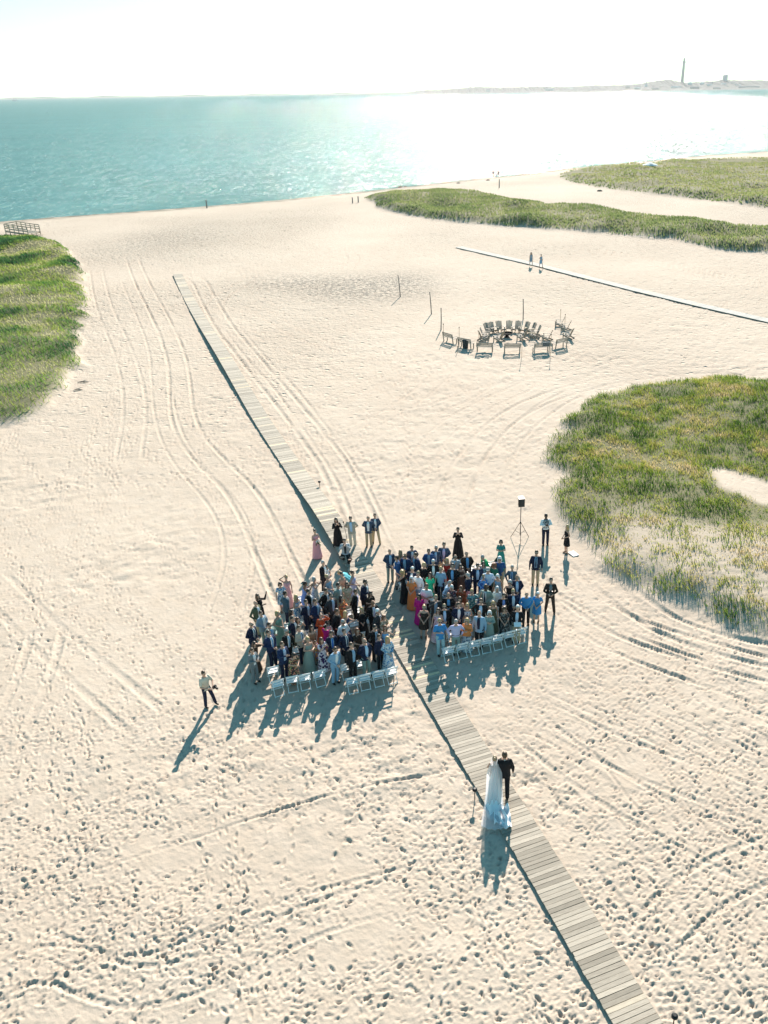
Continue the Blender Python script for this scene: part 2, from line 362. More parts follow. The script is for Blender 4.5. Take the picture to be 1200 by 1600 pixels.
        flat = np.exp(-r ** 4) * .75 * ends
        zf = z[ii]
        base = zf - (hum * rough * near * clear)[ii] * flat
        z[ii] = base + (dh + tread) * fade * ends * clear[ii] * np.clip(1.0 + (y[ii] - 50) / 60, 1, 2.0)
    Z = z.reshape(nr, nc)
    # footprints
    def stamp(px, py, ang, la, lb, dep):
        j0 = np.searchsorted(rows, py - .55); j1 = np.searchsorted(rows, py + .55)
        if j1 - j0 < 1 or j1 >= nr: return
        wj = W[(j0 + j1) // 2]; i0 = np.searchsorted(cols, (px - .6) / wj); i1 = np.searchsorted(cols, (px + .6) / wj)
        if i1 - i0 < 2 or i0 < 4 or i1 > nc - 4: return
        dx = X[j0:j1, i0:i1] - px; dy = Y[j0:j1, i0:i1] - py
        c, s = math.cos(ang), math.sin(ang); u = (dx * c + dy * s) / la; v = (-dx * s + dy * c) / lb
        r2 = u * u + v * v; r = np.sqrt(r2)
        Z[j0:j1, i0:i1] += -dep * np.exp(-r2 ** 1.5) * (1 + .35 * u) + dep * .40 * np.exp(-((r - 1.5) / .35) ** 2)
    n = 0
    bwx = lambda yy: float(np.interp(yy, [p[1] for p in BW_C], [p[0] for p in BW_C]))
    def dens(px, py):
        v = .95 if py < 24 else (.80 if py < 36 else (.38 if py < 70 else .3))
        if px < bwx(py) - 2.5 and 25 < py < 60: v *= .5
        if px > bwx(py) + 1 and py < 40: v = min(1.3, v * 1.4)
        if px < -1 and 11 < py < 13.6 and px > -3.5: v *= .3
        return v
    cand = 52000
    u1 = rng.random(cand); u2 = rng.random(cand); u3 = rng.random(cand); ph = rng.random((cand, 5))
    ya = H / np.tan(np.radians(62) + (np.radians(8.6) - np.radians(62)) * u1 ** .8)
    xs = (u2 * 1.78 - 1.03) * .55 * (ya * .892 + 9.5)
    clump = vnoise(xs, ya, 3.1, 61) + vnoise(xs, ya, 1.1, 62) * .6
    gr = np.zeros(cand, bool)
    for pts, _, _ in DUNES: gr |= poly_sd(xs, ya, pts) > -.3
    sh = np.interp(xs, SHX, SHY) - ya
    for k in range(cand):
        if gr[k] or sh[k] < 3 or u3[k] > dens(xs[k], ya[k]) * (.75 + clump[k] * 1.5): continue
        if abs(xs[k] - bwx(ya[k])) < .72: continue
        big = 1.0 if ya[k] < 40 else 1.15
        stamp(xs[k], ya[k], -.25 + ph[k, 0] * 1.15 + (1.2 if ph[k, 4] > .85 else 0), (.070 + .055 * ph[k, 1] ** 1.5) * big, (.030 + .028 * ph[k, 2]) * big, .009 + .027 * ph[k, 3] ** 1.4); n += 1
    # single walks
    for k in range(250):
        y0 = (22 + 100 * rng.random() ** 1.2) if k < 160 else 10 + 22 * rng.random(); x0 = (rng.random() * 1.8 - 1) * .55 * (y0 * .892 + 9.5); a0 = rng.random() * 6.283
        if k % 3 == 0: a0 = 1.9 + rng.random() * .5
        for st in range(int(20 + rng.random() * 60)):
            a0 += (rng.random() - .5) * .12; x0 += math.cos(a0) * .62; y0 += math.sin(a0) * .62
            sdx = .10 if st % 2 else -.10
            px, py = x0 - math.sin(a0) * sdx, y0 + math.cos(a0) * sdx
            if py < 9 or py > 150 or abs(px - bwx(py)) < .8 or any(False for _ in ()): continue
            stamp(px + (rng.random() - .5) * .08, py + (rng.random() - .5) * .06, a0, .13 if py < 45 else .17, .052 if py < 45 else .085, (.030 + .014 * rng.random()) if py < 45 else .05)
    # keep sand below the planks
    for jrow in range(nr):
        if 7 < rows[jrow] < 113:
            m = np.abs(X[jrow] - bwx(rows[jrow])) < .62
            Z[jrow][m] = np.minimum(Z[jrow][m], bw_z(rows[jrow]) - .08)
    z = Z.ravel()
    idx = (np.arange(nr - 1)[:, None] * nc + np.arange(nc - 1)[None, :]).ravel()
    quads = np.stack([idx, idx + 1, idx + 1 + nc, idx + nc], 1)
    # drop the cells far out at sea
    keep = (np.interp(x[idx], SHX, SHY) - y[idx]) > -90
    quads = quads[keep]
    me = bpy.data.meshes.new('beach_sand')
    me.vertices.add(nr * nc); me.vertices.foreach_set('co', np.stack([x, y, z], 1).astype(np.float32).ravel())
    me.loops.add(quads.size); me.loops.foreach_set('vertex_index', quads.ravel().astype(np.int32))
    me.polygons.add(len(quads)); me.polygons.foreach_set('loop_start', np.arange(0, quads.size, 4, dtype=np.int32)); me.polygons.foreach_set('loop_total', np.full(len(quads), 4, np.int32))
    me.polygons.foreach_set('use_smooth', np.ones(len(quads), bool))
    me.update()
    at = me.attributes.new('thatch', 'FLOAT', 'POINT'); at.data.foreach_set('value', grass.astype(np.float32))
    # dark shell and weed wrack scattered over the upper beach, and the wet edge
    def bl(cx, cy, rx, ry): 
        c = P(cx, cy); a_ = P(cx + rx, cy); b_ = P(cx, cy - ry); return np.exp(-(((x - c[0]) / (a_[0] - c[0])) ** 2 + ((y - c[1]) / (b_[1] - c[1])) ** 2))
    wr = bl(560, 450, 85, 18) * 1.0 + bl(250, 375, 120, 22) * .55 + bl(450, 440, 90, 14) * .6 + bl(640, 440, 60, 20) * .5 + bl(420, 345, 200, 10) * .15
    wr = np.clip(wr * 1.25, 0, 1) * clear
    at = me.attributes.new('wrack', 'FLOAT', 'POINT'); at.data.foreach_set('value', wr.astype(np.float32))
    fr = np.clip((y - 40) / 45, 0, 1) * clear * np.clip(dbeach / 12, 0, 1) * np.clip(.75 + vnoise(x, y, 14, 91) * 1.2, .25, 1.2) + wr * .3
    at = me.attributes.new('trodden', 'FLOAT', 'POINT'); at.data.foreach_set('value', fr.astype(np.float32))
    wet = np.clip(1.35 - np.abs(dbeach - 1.5) / 4.2, 0, 1)
    at = me.attributes.new('wet', 'FLOAT', 'POINT'); at.data.foreach_set('value', wet.astype(np.float32))
    m = bpy.data.materials.new('sand'); m.use_nodes = True; t = m.node_tree; b = t.nodes['Principled BSDF']; b.inputs['Roughness'].default_value = .95; b.inputs['Specular IOR Level'].default_value = .15
    N = t.nodes.new; Lk = t.links.new
    co = N('ShaderNodeTexCoord')
    def ns(scale, det=4, rough_=.5, vec=None):
        n_ = N('ShaderNodeTexNoise'); n_.inputs['Scale'].default_value = scale; n_.inputs['Detail'].default_value = det; n_.inputs['Roughness'].default_value = rough_
        Lk(vec or co.outputs['Object'], n_.inputs['Vector']); return n_
    def mixc(fac, a_, b_, mode='MIX'):
        q = N('ShaderNodeMix'); q.data_type = 'RGBA'; q.blend_type = mode
        if isinstance(fac, float): q.inputs[0].default_value = fac
        else: Lk(fac, q.inputs[0])
        for s_, i_ in ((a_, 6), (b_, 7)):
            if isinstance(s_, tuple): q.inputs[i_].default_value = (*s_, 1)
            else: Lk(s_, q.inputs[i_])
        return q.outputs[2]
    def rng_(v, a_, b_, c_, d_):
        q = N('ShaderNodeMapRange'); Lk(v, q.inputs[0]); q.inputs[1].default_value = a_; q.inputs[2].default_value = b_; q.inputs[3].default_value = c_; q.inputs[4].default_value = d_; return q.outputs[0]
    def math_(op, a_, b_):
        q = N('ShaderNodeMath'); q.operation = op
        for s_, i_ in ((a_, 0), (b_, 1)):
            if isinstance(s_, (int, float)): q.inputs[i_].default_value = s_
            else: Lk(s_, q.inputs[i_])
        return q.outputs[0]
    big = ns(.09, 3); mid = ns(1.3, 5); grain = ns(55, 2)
    c = mixc(rng_(big.outputs[0], .35, .65, 0., 1.), (.495, .408, .33), (.545, .458, .375))
    c = mixc(rng_(mid.outputs[0], .3, .7, 0., .5), c, (.43, .345, .265))
    c = mixc(rng_(grain.outputs[0], .35, .7, 0., .35), c, (.36, .29, .22))
    aw = N('ShaderNodeAttribute'); aw.attribute_name = 'wrack'
    fl = N('ShaderNodeMapping'); fl.inputs['Scale'].default_value = (1, .55, 1); Lk(co.outputs['Object'], fl.inputs[0])
    sp = ns(2.6, 6, .72, fl.outputs[0]); sp2 = ns(7, 3, .6, fl.outputs[0])
    f = math_('MULTIPLY', aw.outputs['Fac'], rng_(sp.outputs[0], .46, .51, 0., 1.)); f = math_('MULTIPLY', f, rng_(sp2.outputs[0], .35, .6, .2, 1.))
    c = mixc(math_('MULTIPLY', f, .9), c, (.13, .12, .105))
    aT = N('ShaderNodeAttribute'); aT.attribute_name = 'thatch'
    th_n = ns(3.5, 5, .65)
    thc = mixc(rng_(th_n.outputs[0], .35, .65, 0., 1.), (.075, .085, .035), (.20, .18, .095))
    c = mixc(math_('MULTIPLY', aT.outputs['Fac'], rng_(th_n.outputs[0], .3, .55, .75, 1.)), c, thc)
    aW = N('ShaderNodeAttribute'); aW.attribute_name = 'wet'
    wn = ns(.35, 4)
    c = mixc(math_('MULTIPLY', aW.outputs['Fac'], rng_(wn.outputs[0], .35, .6, .35, .95)), c, (.10, .085, .06))
    Lk(c, b.inputs['Base Color'])
    b1 = N('ShaderNodeBump'); b1.inputs['Strength'].default_value = .55; b1.inputs['Distance'].default_value = .035
    hsum = math_('ADD', ns(7, 6, .6).outputs[0], math_('MULTIPLY', ns(2.2, 3).outputs[0], .8))
    Lk(hsum, b1.inputs['Height'])
    aF = N('ShaderNodeAttribute'); aF.attribute_name = 'trodden'
    vo = N('ShaderNodeTexVoronoi'); vo.inputs['Scale'].default_value = 1.25; wv = N('ShaderNodeMapping'); wv.inputs['Scale'].default_value = (.8, 1, 1); Lk(co.outputs['Object'], wv.inputs[0]); Lk(wv.outputs[0], vo.inputs['Vector'])
    pit = rng_(vo.outputs['Distance'], .0, .24, 0., 1.)
    pits = math_('ADD', math_('MULTIPLY', pit, 1.1), math_('MULTIPLY', ns(1.9, 4, .7).outputs[0], .9))
    b2 = N('ShaderNodeBump'); b2.inputs['Distance'].default_value = .34; Lk(math_('MULTIPLY', aF.outputs['Fac'], .9), b2.inputs['Strength']); Lk(pits, b2.inputs['Height']); Lk(b1.outputs[0], b2.inputs['Normal'])
    Lk(b2.outputs[0], b.inputs['Normal'])
    me.materials.append(m)
    o = link(bpy.data.objects.new('beach_sand', me)); tag(o, 'pale pinkish beach sand covered in footprints and tyre tracks', None, None, 'structure')
    return o
build_ground()

# ------------------------------------------------------------------ sea
def build_sea():
    ys = list(np.arange(20, 400, 20)) + list(np.geomspace(420, 13000, 50)); mb = MB(); xs = [-13000, -6000, -2500, -1000, -400, -150, 0, 150, 400, 1000, 2500, 6000, 13000]
    ys = [-13000, -4000, -1000, -200] + ys
    # the sea lies outside the shoreline; the land sheet hides what would be under it
    v = []; f = []
    for yy in ys:
        for xx in xs: v.append((xx, max(yy, -13000), SEA))
    nx = len(xs)
    shore = lambda q: float(np.interp(q, SHX, SHY))
    for j in range(len(ys) - 1):
        for i in range(nx - 1):
            f.append((j * nx + i, j * nx + i + 1, (j + 1) * nx + i + 1, (j + 1) * nx + i))
    me = bpy.data.meshes.new('sea_water'); me.from_pydata(v, [], f)
    m = bpy.data.materials.new('sea'); m.use_nodes = True; t = m.node_tree; b = t.nodes['Principled BSDF']; N = t.nodes.new; Lk = t.links.new
    b.inputs['Roughness'].default_value = .05; b.inputs['IOR'].default_value = 1.33; b.inputs['Specular IOR Level'].default_value = .15
    co = N('ShaderNodeTexCoord')
    def ns(scale, det, vs, rough_=.55):
        mp = N('ShaderNodeMapping'); mp.inputs['Scale'].default_value = vs; mp.inputs['Rotation'].default_value = (0, 0, math.radians(12)); Lk(co.outputs['Object'], mp.inputs[0])
        n_ = N('ShaderNodeTexNoise'); n_.inputs['Scale'].default_value = scale; n_.inputs['Detail'].default_value = det; n_.inputs['Roughness'].default_value = rough_; Lk(mp.outputs[0], n_.inputs['Vector']); return n_.outputs[0]
    patch = ns(.02, 7, (.5, 1, 1), .7)
    mx = N('ShaderNodeMix'); mx.data_type = 'RGBA'; mx.inputs[6].default_value = (.055, .128, .135, 1); mx.inputs[7].default_value = (.095, .22, .225, 1); Lk(patch, mx.inputs[0]); Lk(mx.outputs[2], b.inputs['Base Color'])
    def mul(a_, k):
        q = N('ShaderNodeMath'); q.operation = 'MULTIPLY'; Lk(a_, q.inputs[0]); q.inputs[1].default_value = k; return q.outputs[0]
    def add(a_, b_):
        q = N('ShaderNodeMath'); Lk(a_, q.inputs[0]); Lk(b_, q.inputs[1]); return q.outputs[0]
    h = add(mul(ns(.13, 5, (.8, 1.2, 1), .65), 2.2), mul(ns(.6, 5, (.7, 1.1, 1), .65), .8))
    bp = N('ShaderNodeBump'); gu = N('ShaderNodeMapRange'); gu.inputs[1].default_value = .36; gu.inputs[2].default_value = .64; gu.inputs[3].default_value = .5; gu.inputs[4].default_value = 1.6; Lk(ns(.55, 3, (1, .28, 1), .7), gu.inputs[0]); Lk(gu.outputs[0], bp.inputs['Strength']); bp.inputs['Distance'].default_value = 1.0; Lk(h, bp.inputs['Height']); Lk(bp.outputs[0], b.inputs['Normal'])
    # body of the water plus mirror gloss; sparkle patches put in by a noise mask
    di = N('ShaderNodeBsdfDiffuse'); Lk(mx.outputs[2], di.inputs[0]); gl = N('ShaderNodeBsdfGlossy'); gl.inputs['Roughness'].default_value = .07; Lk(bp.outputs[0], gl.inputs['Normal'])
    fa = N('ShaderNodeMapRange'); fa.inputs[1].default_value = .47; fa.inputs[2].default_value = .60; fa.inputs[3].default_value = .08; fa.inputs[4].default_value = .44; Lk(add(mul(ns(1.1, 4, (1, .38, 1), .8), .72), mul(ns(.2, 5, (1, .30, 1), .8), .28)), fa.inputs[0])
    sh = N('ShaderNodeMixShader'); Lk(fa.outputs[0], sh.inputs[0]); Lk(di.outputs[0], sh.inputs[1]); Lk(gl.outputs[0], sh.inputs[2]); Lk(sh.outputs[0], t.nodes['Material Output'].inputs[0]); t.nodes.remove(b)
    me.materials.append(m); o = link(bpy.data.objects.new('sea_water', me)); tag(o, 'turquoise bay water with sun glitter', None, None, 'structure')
build_sea()
# ------------------------------------------------------------------ far shores
def fx(px, D): return (px - 700) / 1457. * D
def build_far():
    mland = mat('far_woods', (.028, .032, .028), .95, .3, .02); msand = mat('far_sand', (.26, .24, .20), .95, .1, .01)
    # low sand spit on the left, eight kilometres off
    D = 8000; v = []; f = []; n = 90
    for k in range(n):
        px = -420 + k * 1130 / (n - 1); X = fx(px, D); h = 9 + 4 * math.sin(px * .05) + 3 * math.sin(px * .13 + 1)
        h *= min(1, max(0.15, (700 - px) / 160)); 
        for q, (yy, zz) in enumerate(((0, SEA - .3), (60, h * .35), (160, h * .5), (260, h), (500, h * .9), (700, SEA - .3))): v.append((X, D + yy, zz))
    for k in range(n - 1):
        for q in range(5): a = k * 6 + q; f.append((a, a + 6, a + 7, a + 1))
    me = bpy.data.meshes.new('far_spit'); me.from_pydata(v, [], f); me.materials.append(msand); me.materials.append(mland)
    for p in me.polygons: p.material_index = 1 if (p.index % 5) >= 2 else 0
    o = link(bpy.data.objects.new('distant_sand_spit', me)); tag(o, 'low sand spit with dark scrub along the horizon over the left water', None, None, 'structure')
    # the town shore, six kilometres off
    D = 6000
    prof = [(480, 1.2), (520, 2), (600, 4), (640, 12), (660, 20), (690, 24), (740, 36), (760, 42), (800, 34), (850, 36), (900, 32), (930, 34), (960, 38), (990, 36), (1020, 38), (1050, 46), (1066, 58), (1090, 68), (1110, 52), (1130, 48), (1160, 50), (1180, 56), (1200, 60), (1260, 54), (1400, 40), (1600, 24)]
    px = np.linspace(480, 1600, 560); hh = np.interp(px, [p[0] for p in prof], [p[1] for p in prof])
    v = []; f = []; levels = ((0, 0), (40, .05), (120, .16), (220, .30), (340, .5), (460, .72), (600, 1.0), (800, .95), (1100, .6), (1500, 0))
    for k in range(len(px)):
        for q, (yy, t) in enumerate(levels):
            j = (noise.noise(Vector((px[k] * .21, q * 1.7, 0))) * 9 + noise.noise(Vector((px[k] * .8, q * 3.1, 4))) * 6) * min(1, t * 2.2) * min(1, hh[k] / 20)
            v.append((fx(px[k], D), D + yy, SEA - .2 + hh[k] * t + j))
    m_ = len(levels)
    for k in range(len(px) - 1):
        for q in range(m_ - 1): a = k * m_ + q; f.append((a, a + m_, a + m_ + 1, a + 1))
    me = bpy.data.meshes.new('town_hills'); me.from_pydata(v, [], f); me.materials.append(mland)
    o = link(bpy.data.objects.new('distant_town_hills', me)); tag(o, 'hazy wooded hills of the town shore across the bay', None, None, 'structure')
    # houses along the harbour
    mw = mat('far_white_wall', (.7, .7, .68)); mg = mat('far_shingle_wall', (.30, .29, .27)); mr = mat('far_grey_roof', (.25, .25, .26)); mrw = mat('far_bright_roof', (.75, .74, .72))
    r = random.Random(3)
    spots = [(1023, 132, 14, 1), (1044, 132.5, 9, 1), (1060, 131, 10, 0), (1066, 135, 16, 1), (1087, 128, 7, 1), (1106, 129, 6, 1), (1118, 132, 9, 1), (1119, 128, 8, 0), (1140, 131, 8, 1), (1144, 134, 7, 0), (1154, 130, 8, 0), (1162, 133, 9, 1), (1166, 126, 8, 1), (868, 136, 12, 1), (862, 133, 7, 0), (902, 134, 7, 1), (772, 136, 6, 1), (1180, 136, 34, 0), (1005, 136, 10, 1), (990, 134, 8, 0), (940, 135, 9, 0), (1034, 137, 12, 0), (1095, 136, 14, 0), (1130, 137, 12, 0)]
    names = ['bright roofed', 'grey shingled']
    for i, (x, y, wpx, br) in enumerate(sorted(spots)):
        k = (139.5 - y) / .27; yy = np.interp(k / max(20, np.interp(x, px, hh)), [t for _, t in levels[:7]], [q for q, _ in levels[:7]])
        W_ = wpx / .243; X = fx(x, D + yy); base = SEA + max(0, k - 6); hgt = 9 + 4 * r.random(); dep = 14
        root = empty('distant_house', (X, D + yy, base - 3), r.uniform(-.3, .3))
        side = 'on the far hill' if k > 30 else 'on the far harbour shore'
        ref = 'left of the monument' if x < 1072 else ('between monument and water tank' if x < 1136 else 'right of the water tank')
        od = ['first', 'second', 'third', 'fourth', 'fifth', 'sixth', 'seventh', 'eighth', 'ninth', 'tenth', 'eleventh', 'twelfth', 'thirteenth', 'fourteenth'][sum(1 for q in sorted(spots)[:i] if (q[0] < 1072) == (x < 1072) and (q[0] < 1136) == (x < 1136))]
        tag(root, f"{'bright' if br else 'grey'} far harbour house, {od} of those {ref}", 'house', 'houses along the far harbour')
        MB().box((0, 0, hgt / 2), (W_, dep, hgt)).obj('wall', mw if br else mg, root)
        mb = MB(); n0 = 0
        mb.v = [(-W_ / 2 - 1, -dep / 2 - 1, hgt), (W_ / 2 + 1, -dep / 2 - 1, hgt), (W_ / 2 + 1, dep / 2 + 1, hgt), (-W_ / 2 - 1, dep / 2 + 1, hgt), (-W_ / 2 - 1, 0, hgt + 5), (W_ / 2 + 1, 0, hgt + 5)]
        mb.f = [(0, 1, 5, 4), (2, 3, 4, 5), (0, 4, 3), (1, 2, 5), (3, 2, 1, 0)]
        mb.obj('roof', mrw if br else mr, root)
    # the tall granite monument
    mgr = mat('monument_granite', (.25, .24, .225), .9, .1, .02)
    X = fx(1074.5, D + 560); z0 = SEA + 50
    root = empty('stone_monument_tower', (X, D + 560, z0)); tag(root, 'tall slender stone monument tower rising from the far town hill', 'tower')
    mb = MB(); n = 4
    def sq(z, r_): return [(r_ * math.cos(math.pi / 4 + k * math.pi / 2) * 1.414, r_ * math.sin(math.pi / 4 + k * math.pi / 2) * 1.414, z) for k in range(4)]
    mb.rings([sq(-8, 9.5), sq(0, 9), sq(118, 7)], 4); mb.obj('shaft', mgr, root)
    mb = MB(); mb.rings([sq(118, 7), sq(121, 10), sq(127, 10)], 4)
    for sx in (-1, 1):
        for q in np.linspace(-8.6, 8.6, 6): mb.box((q, sx * 9.2, 128.5), (1.8, 1.4, 3)); mb.box((sx * 9.2, q, 128.5), (1.4, 1.8, 3))
    mb.obj('gallery', mgr, root)
    mb = MB()
    for sx in (-1, 1):
        for sy in (-1, 1): mb.box((sx * 4.6, sy * 4.6, 137), (2.6, 2.6, 20))
    mb.box((0, 0, 136), (6, 6, 18)).box((0, 0, 148.5), (12.4, 12.4, 3))
    for sx in (-1, 0, 1):
        for sy in (-1, 0, 1):
            if sx or sy: mb.box((sx * 5.2, sy * 5.2, 151.4), (2, 2, 3))
    mb.obj('belfry', mgr, root)
    # standpipe water tank
    root = empty('water_tank', (fx(1141, D + 600), D + 600, SEA + 46)); tag(root, 'squat round water tank on the far hill right of the monument', 'water tank')
    mb = MB(); mb.loft([(-6, 17, 17, 0, 0), (44, 17, 17, 0, 0), (44.1, 18, 18, 0, 0), (46, 18, 18, 0, 0), (50, 9, 9, 0, 0), (51, 1, 1, 0, 0)], 24); mb.obj('tank', mat('tank_paint', (.35, .38, .40), .6), root)
    MB().tube([(17.6, 0, -5), (17.6, 0, 46)], .8, 6).obj('ladder_shaft', mgr, root)
    # church spire
    root = empty('church_steeple', (fx(1018.5, D + 400), D + 400, SEA + 22)); tag(root, 'small pointed church steeple above the far town, left of the monument', 'church')
    MB().box((0, 0, 9), (8, 8, 22)).obj('bell_tower', mw, root)
    mb = MB(); mb.rings([sq(20, 4.4), sq(24, 3.2), sq(46, .4)], 4); mb.obj('spire', mr, root)
    # sailing boat on the left
    X = fx(31, 5200); root = empty('sailing_boat', (X, 5200, SEA)); tag(root, 'tiny sailing boat with bare mast far out on the left water', 'boat')
    mb = MB(); mb.rings([[(-14, 0, 1), (-6, -3, .2), (8, -3, .2), (15, 0, 1), (8, 3, .2), (-6, 3, .2)], [(-16, 0, 4), (-7, -4, 3.4), (8, -4, 3.4), (18, 0, 4.6), (8, 4, 3.4), (-7, 4, 3.4)]], 6); mb.obj('hull', mw, root)
    MB().tube([(1, 0, 3), (1, 0, 34)], [.7, .4], 6).obj('mast', mat('far_mast', (.2, .2, .2)), root)
    MB().box((-1, 0, 5), (9, 3.6, 2.4)).obj('cabin', mw, root)
build_far()

# ------------------------------------------------------------------ dune grass
def grass_mat(name, ramp, transl=.58):
    m = bpy.data.materials.new(name); m.use_nodes = True; t = m.node_tree; N = t.nodes.new; Lk = t.links.new
    b = t.nodes['Principled BSDF']; out = t.nodes['Material Output']
    a = N('ShaderNodeAttribute'); a.attribute_name = 'tone'; r = N('ShaderNodeValToRGB'); e = r.color_ramp.elements
    e[0].position = ramp[0][0]; e[0].color = (*ramp[0][1], 1); e[1].position = ramp[-1][0]; e[1].color = (*ramp[-1][1], 1)
    for p, c in ramp[1:-1]: q = e.new(p); q.color = (*c, 1)
    Lk(a.outputs['Fac'], r.inputs[0]); Lk(r.outputs[0], b.inputs['Base Color']); b.inputs['Roughness'].default_value = .8; b.inputs['Specular IOR Level'].default_value = .08
    tr = N('ShaderNodeBsdfTranslucent'); Lk(r.outputs[0], tr.inputs[0]); ms = N('ShaderNodeMixShader'); ms.inputs[0].default_value = transl
    Lk(b.outputs[0], ms.inputs[1]); Lk(tr.outputs[0], ms.inputs[2]); Lk(ms.outputs[0], out.inputs[0]); return m
GR = [(0, (.035, .085, .012)), (.3, (.14, .22, .026)), (.55, (.29, .315, .050)), (.78, (.36, .30, .09)), (1, (.55, .43, .25))]
def grass(name, label, x, y, z, hgt, wid, tone, lean, m, seed):
    r = np.random.default_rng(seed); n = len(x); az = r.random(n) * 6.283; bend = lean * (.5 + r.random(n)); ba = r.normal(math.radians(200), 1.1, n)
    h = hgt * (.6 + .6 * r.random(n)); w_ = wid * (.7 + .6 * r.random(n)); cx, sy = np.cos(az) * w_ / 2, np.sin(az) * w_ / 2
    bx, by = np.cos(ba) * bend * h, np.sin(ba) * bend * h
    V = np.zeros((n, 5, 3), np.float32)
    V[:, 0] = np.stack([x - cx, y - sy, z - .05], 1); V[:, 1] = np.stack([x + cx, y + sy, z - .05], 1)
    V[:, 2] = np.stack([x + cx * .8 + bx * .35, y + sy * .8 + by * .35, z + h * .6], 1); V[:, 3] = np.stack([x - cx * .8 + bx * .35, y - sy * .8 + by * .35, z + h * .6], 1)
    V[:, 4] = np.stack([x + bx, y + by, z + h * (1 - .25 * np.clip(bend, 0, 1))], 1)
    b = np.arange(n) * 5
    L = np.stack([b, b + 1, b + 2, b + 3, b + 3, b + 2, b + 4], 1).ravel()
    ls = np.stack([np.arange(n) * 7, np.arange(n) * 7 + 4], 1).ravel(); lt = np.tile([4, 3], n)
    me = bpy.data.meshes.new(name); me.vertices.add(n * 5); me.vertices.foreach_set('co', V.ravel())
    me.loops.add(len(L)); me.loops.foreach_set('vertex_index', L.astype(np.int32)); me.polygons.add(n * 2)
    me.polygons.foreach_set('loop_start', ls.astype(np.int32)); me.polygons.foreach_set('loop_total', lt.astype(np.int32)); me.update()
    at = me.attributes.new('tone', 'FLOAT', 'POINT'); at.data.foreach_set('value', np.repeat(tone.astype(np.float32), 5))
    me.materials.append(m); o = link(bpy.data.objects.new(name, me)); tag(o, label, None, None, 'stuff'); return o
def scatter(pts, per_m2, seed, bounds=None, edge=.0):
    r = np.random.default_rng(seed); a = np.array(pts); x0, y0 = a.min(0) - 2; x1, y1 = a.max(0) + 2
    if bounds: x0, y0, x1, y1 = max(x0, bounds[0]), max(y0, bounds[1]), min(x1, bounds[2]), min(y1, bounds[3])
    n = int((x1 - x0) * (y1 - y0) * per_m2); x = x0 + r.random(n) * (x1 - x0); y = y0 + r.random(n) * (y1 - y0)
    sd_ = poly_sd(x, y, pts) + vnoise(x, y, 2.2, 11) * 1.6
    k = sd_ > edge; return x[k], y[k], sd_[k], r
def view_ok(x, y, m=1.18):
    u = x / (y * .892 + 9.4) * 1300 + 700
    return (u > -160) & (u < 1390)
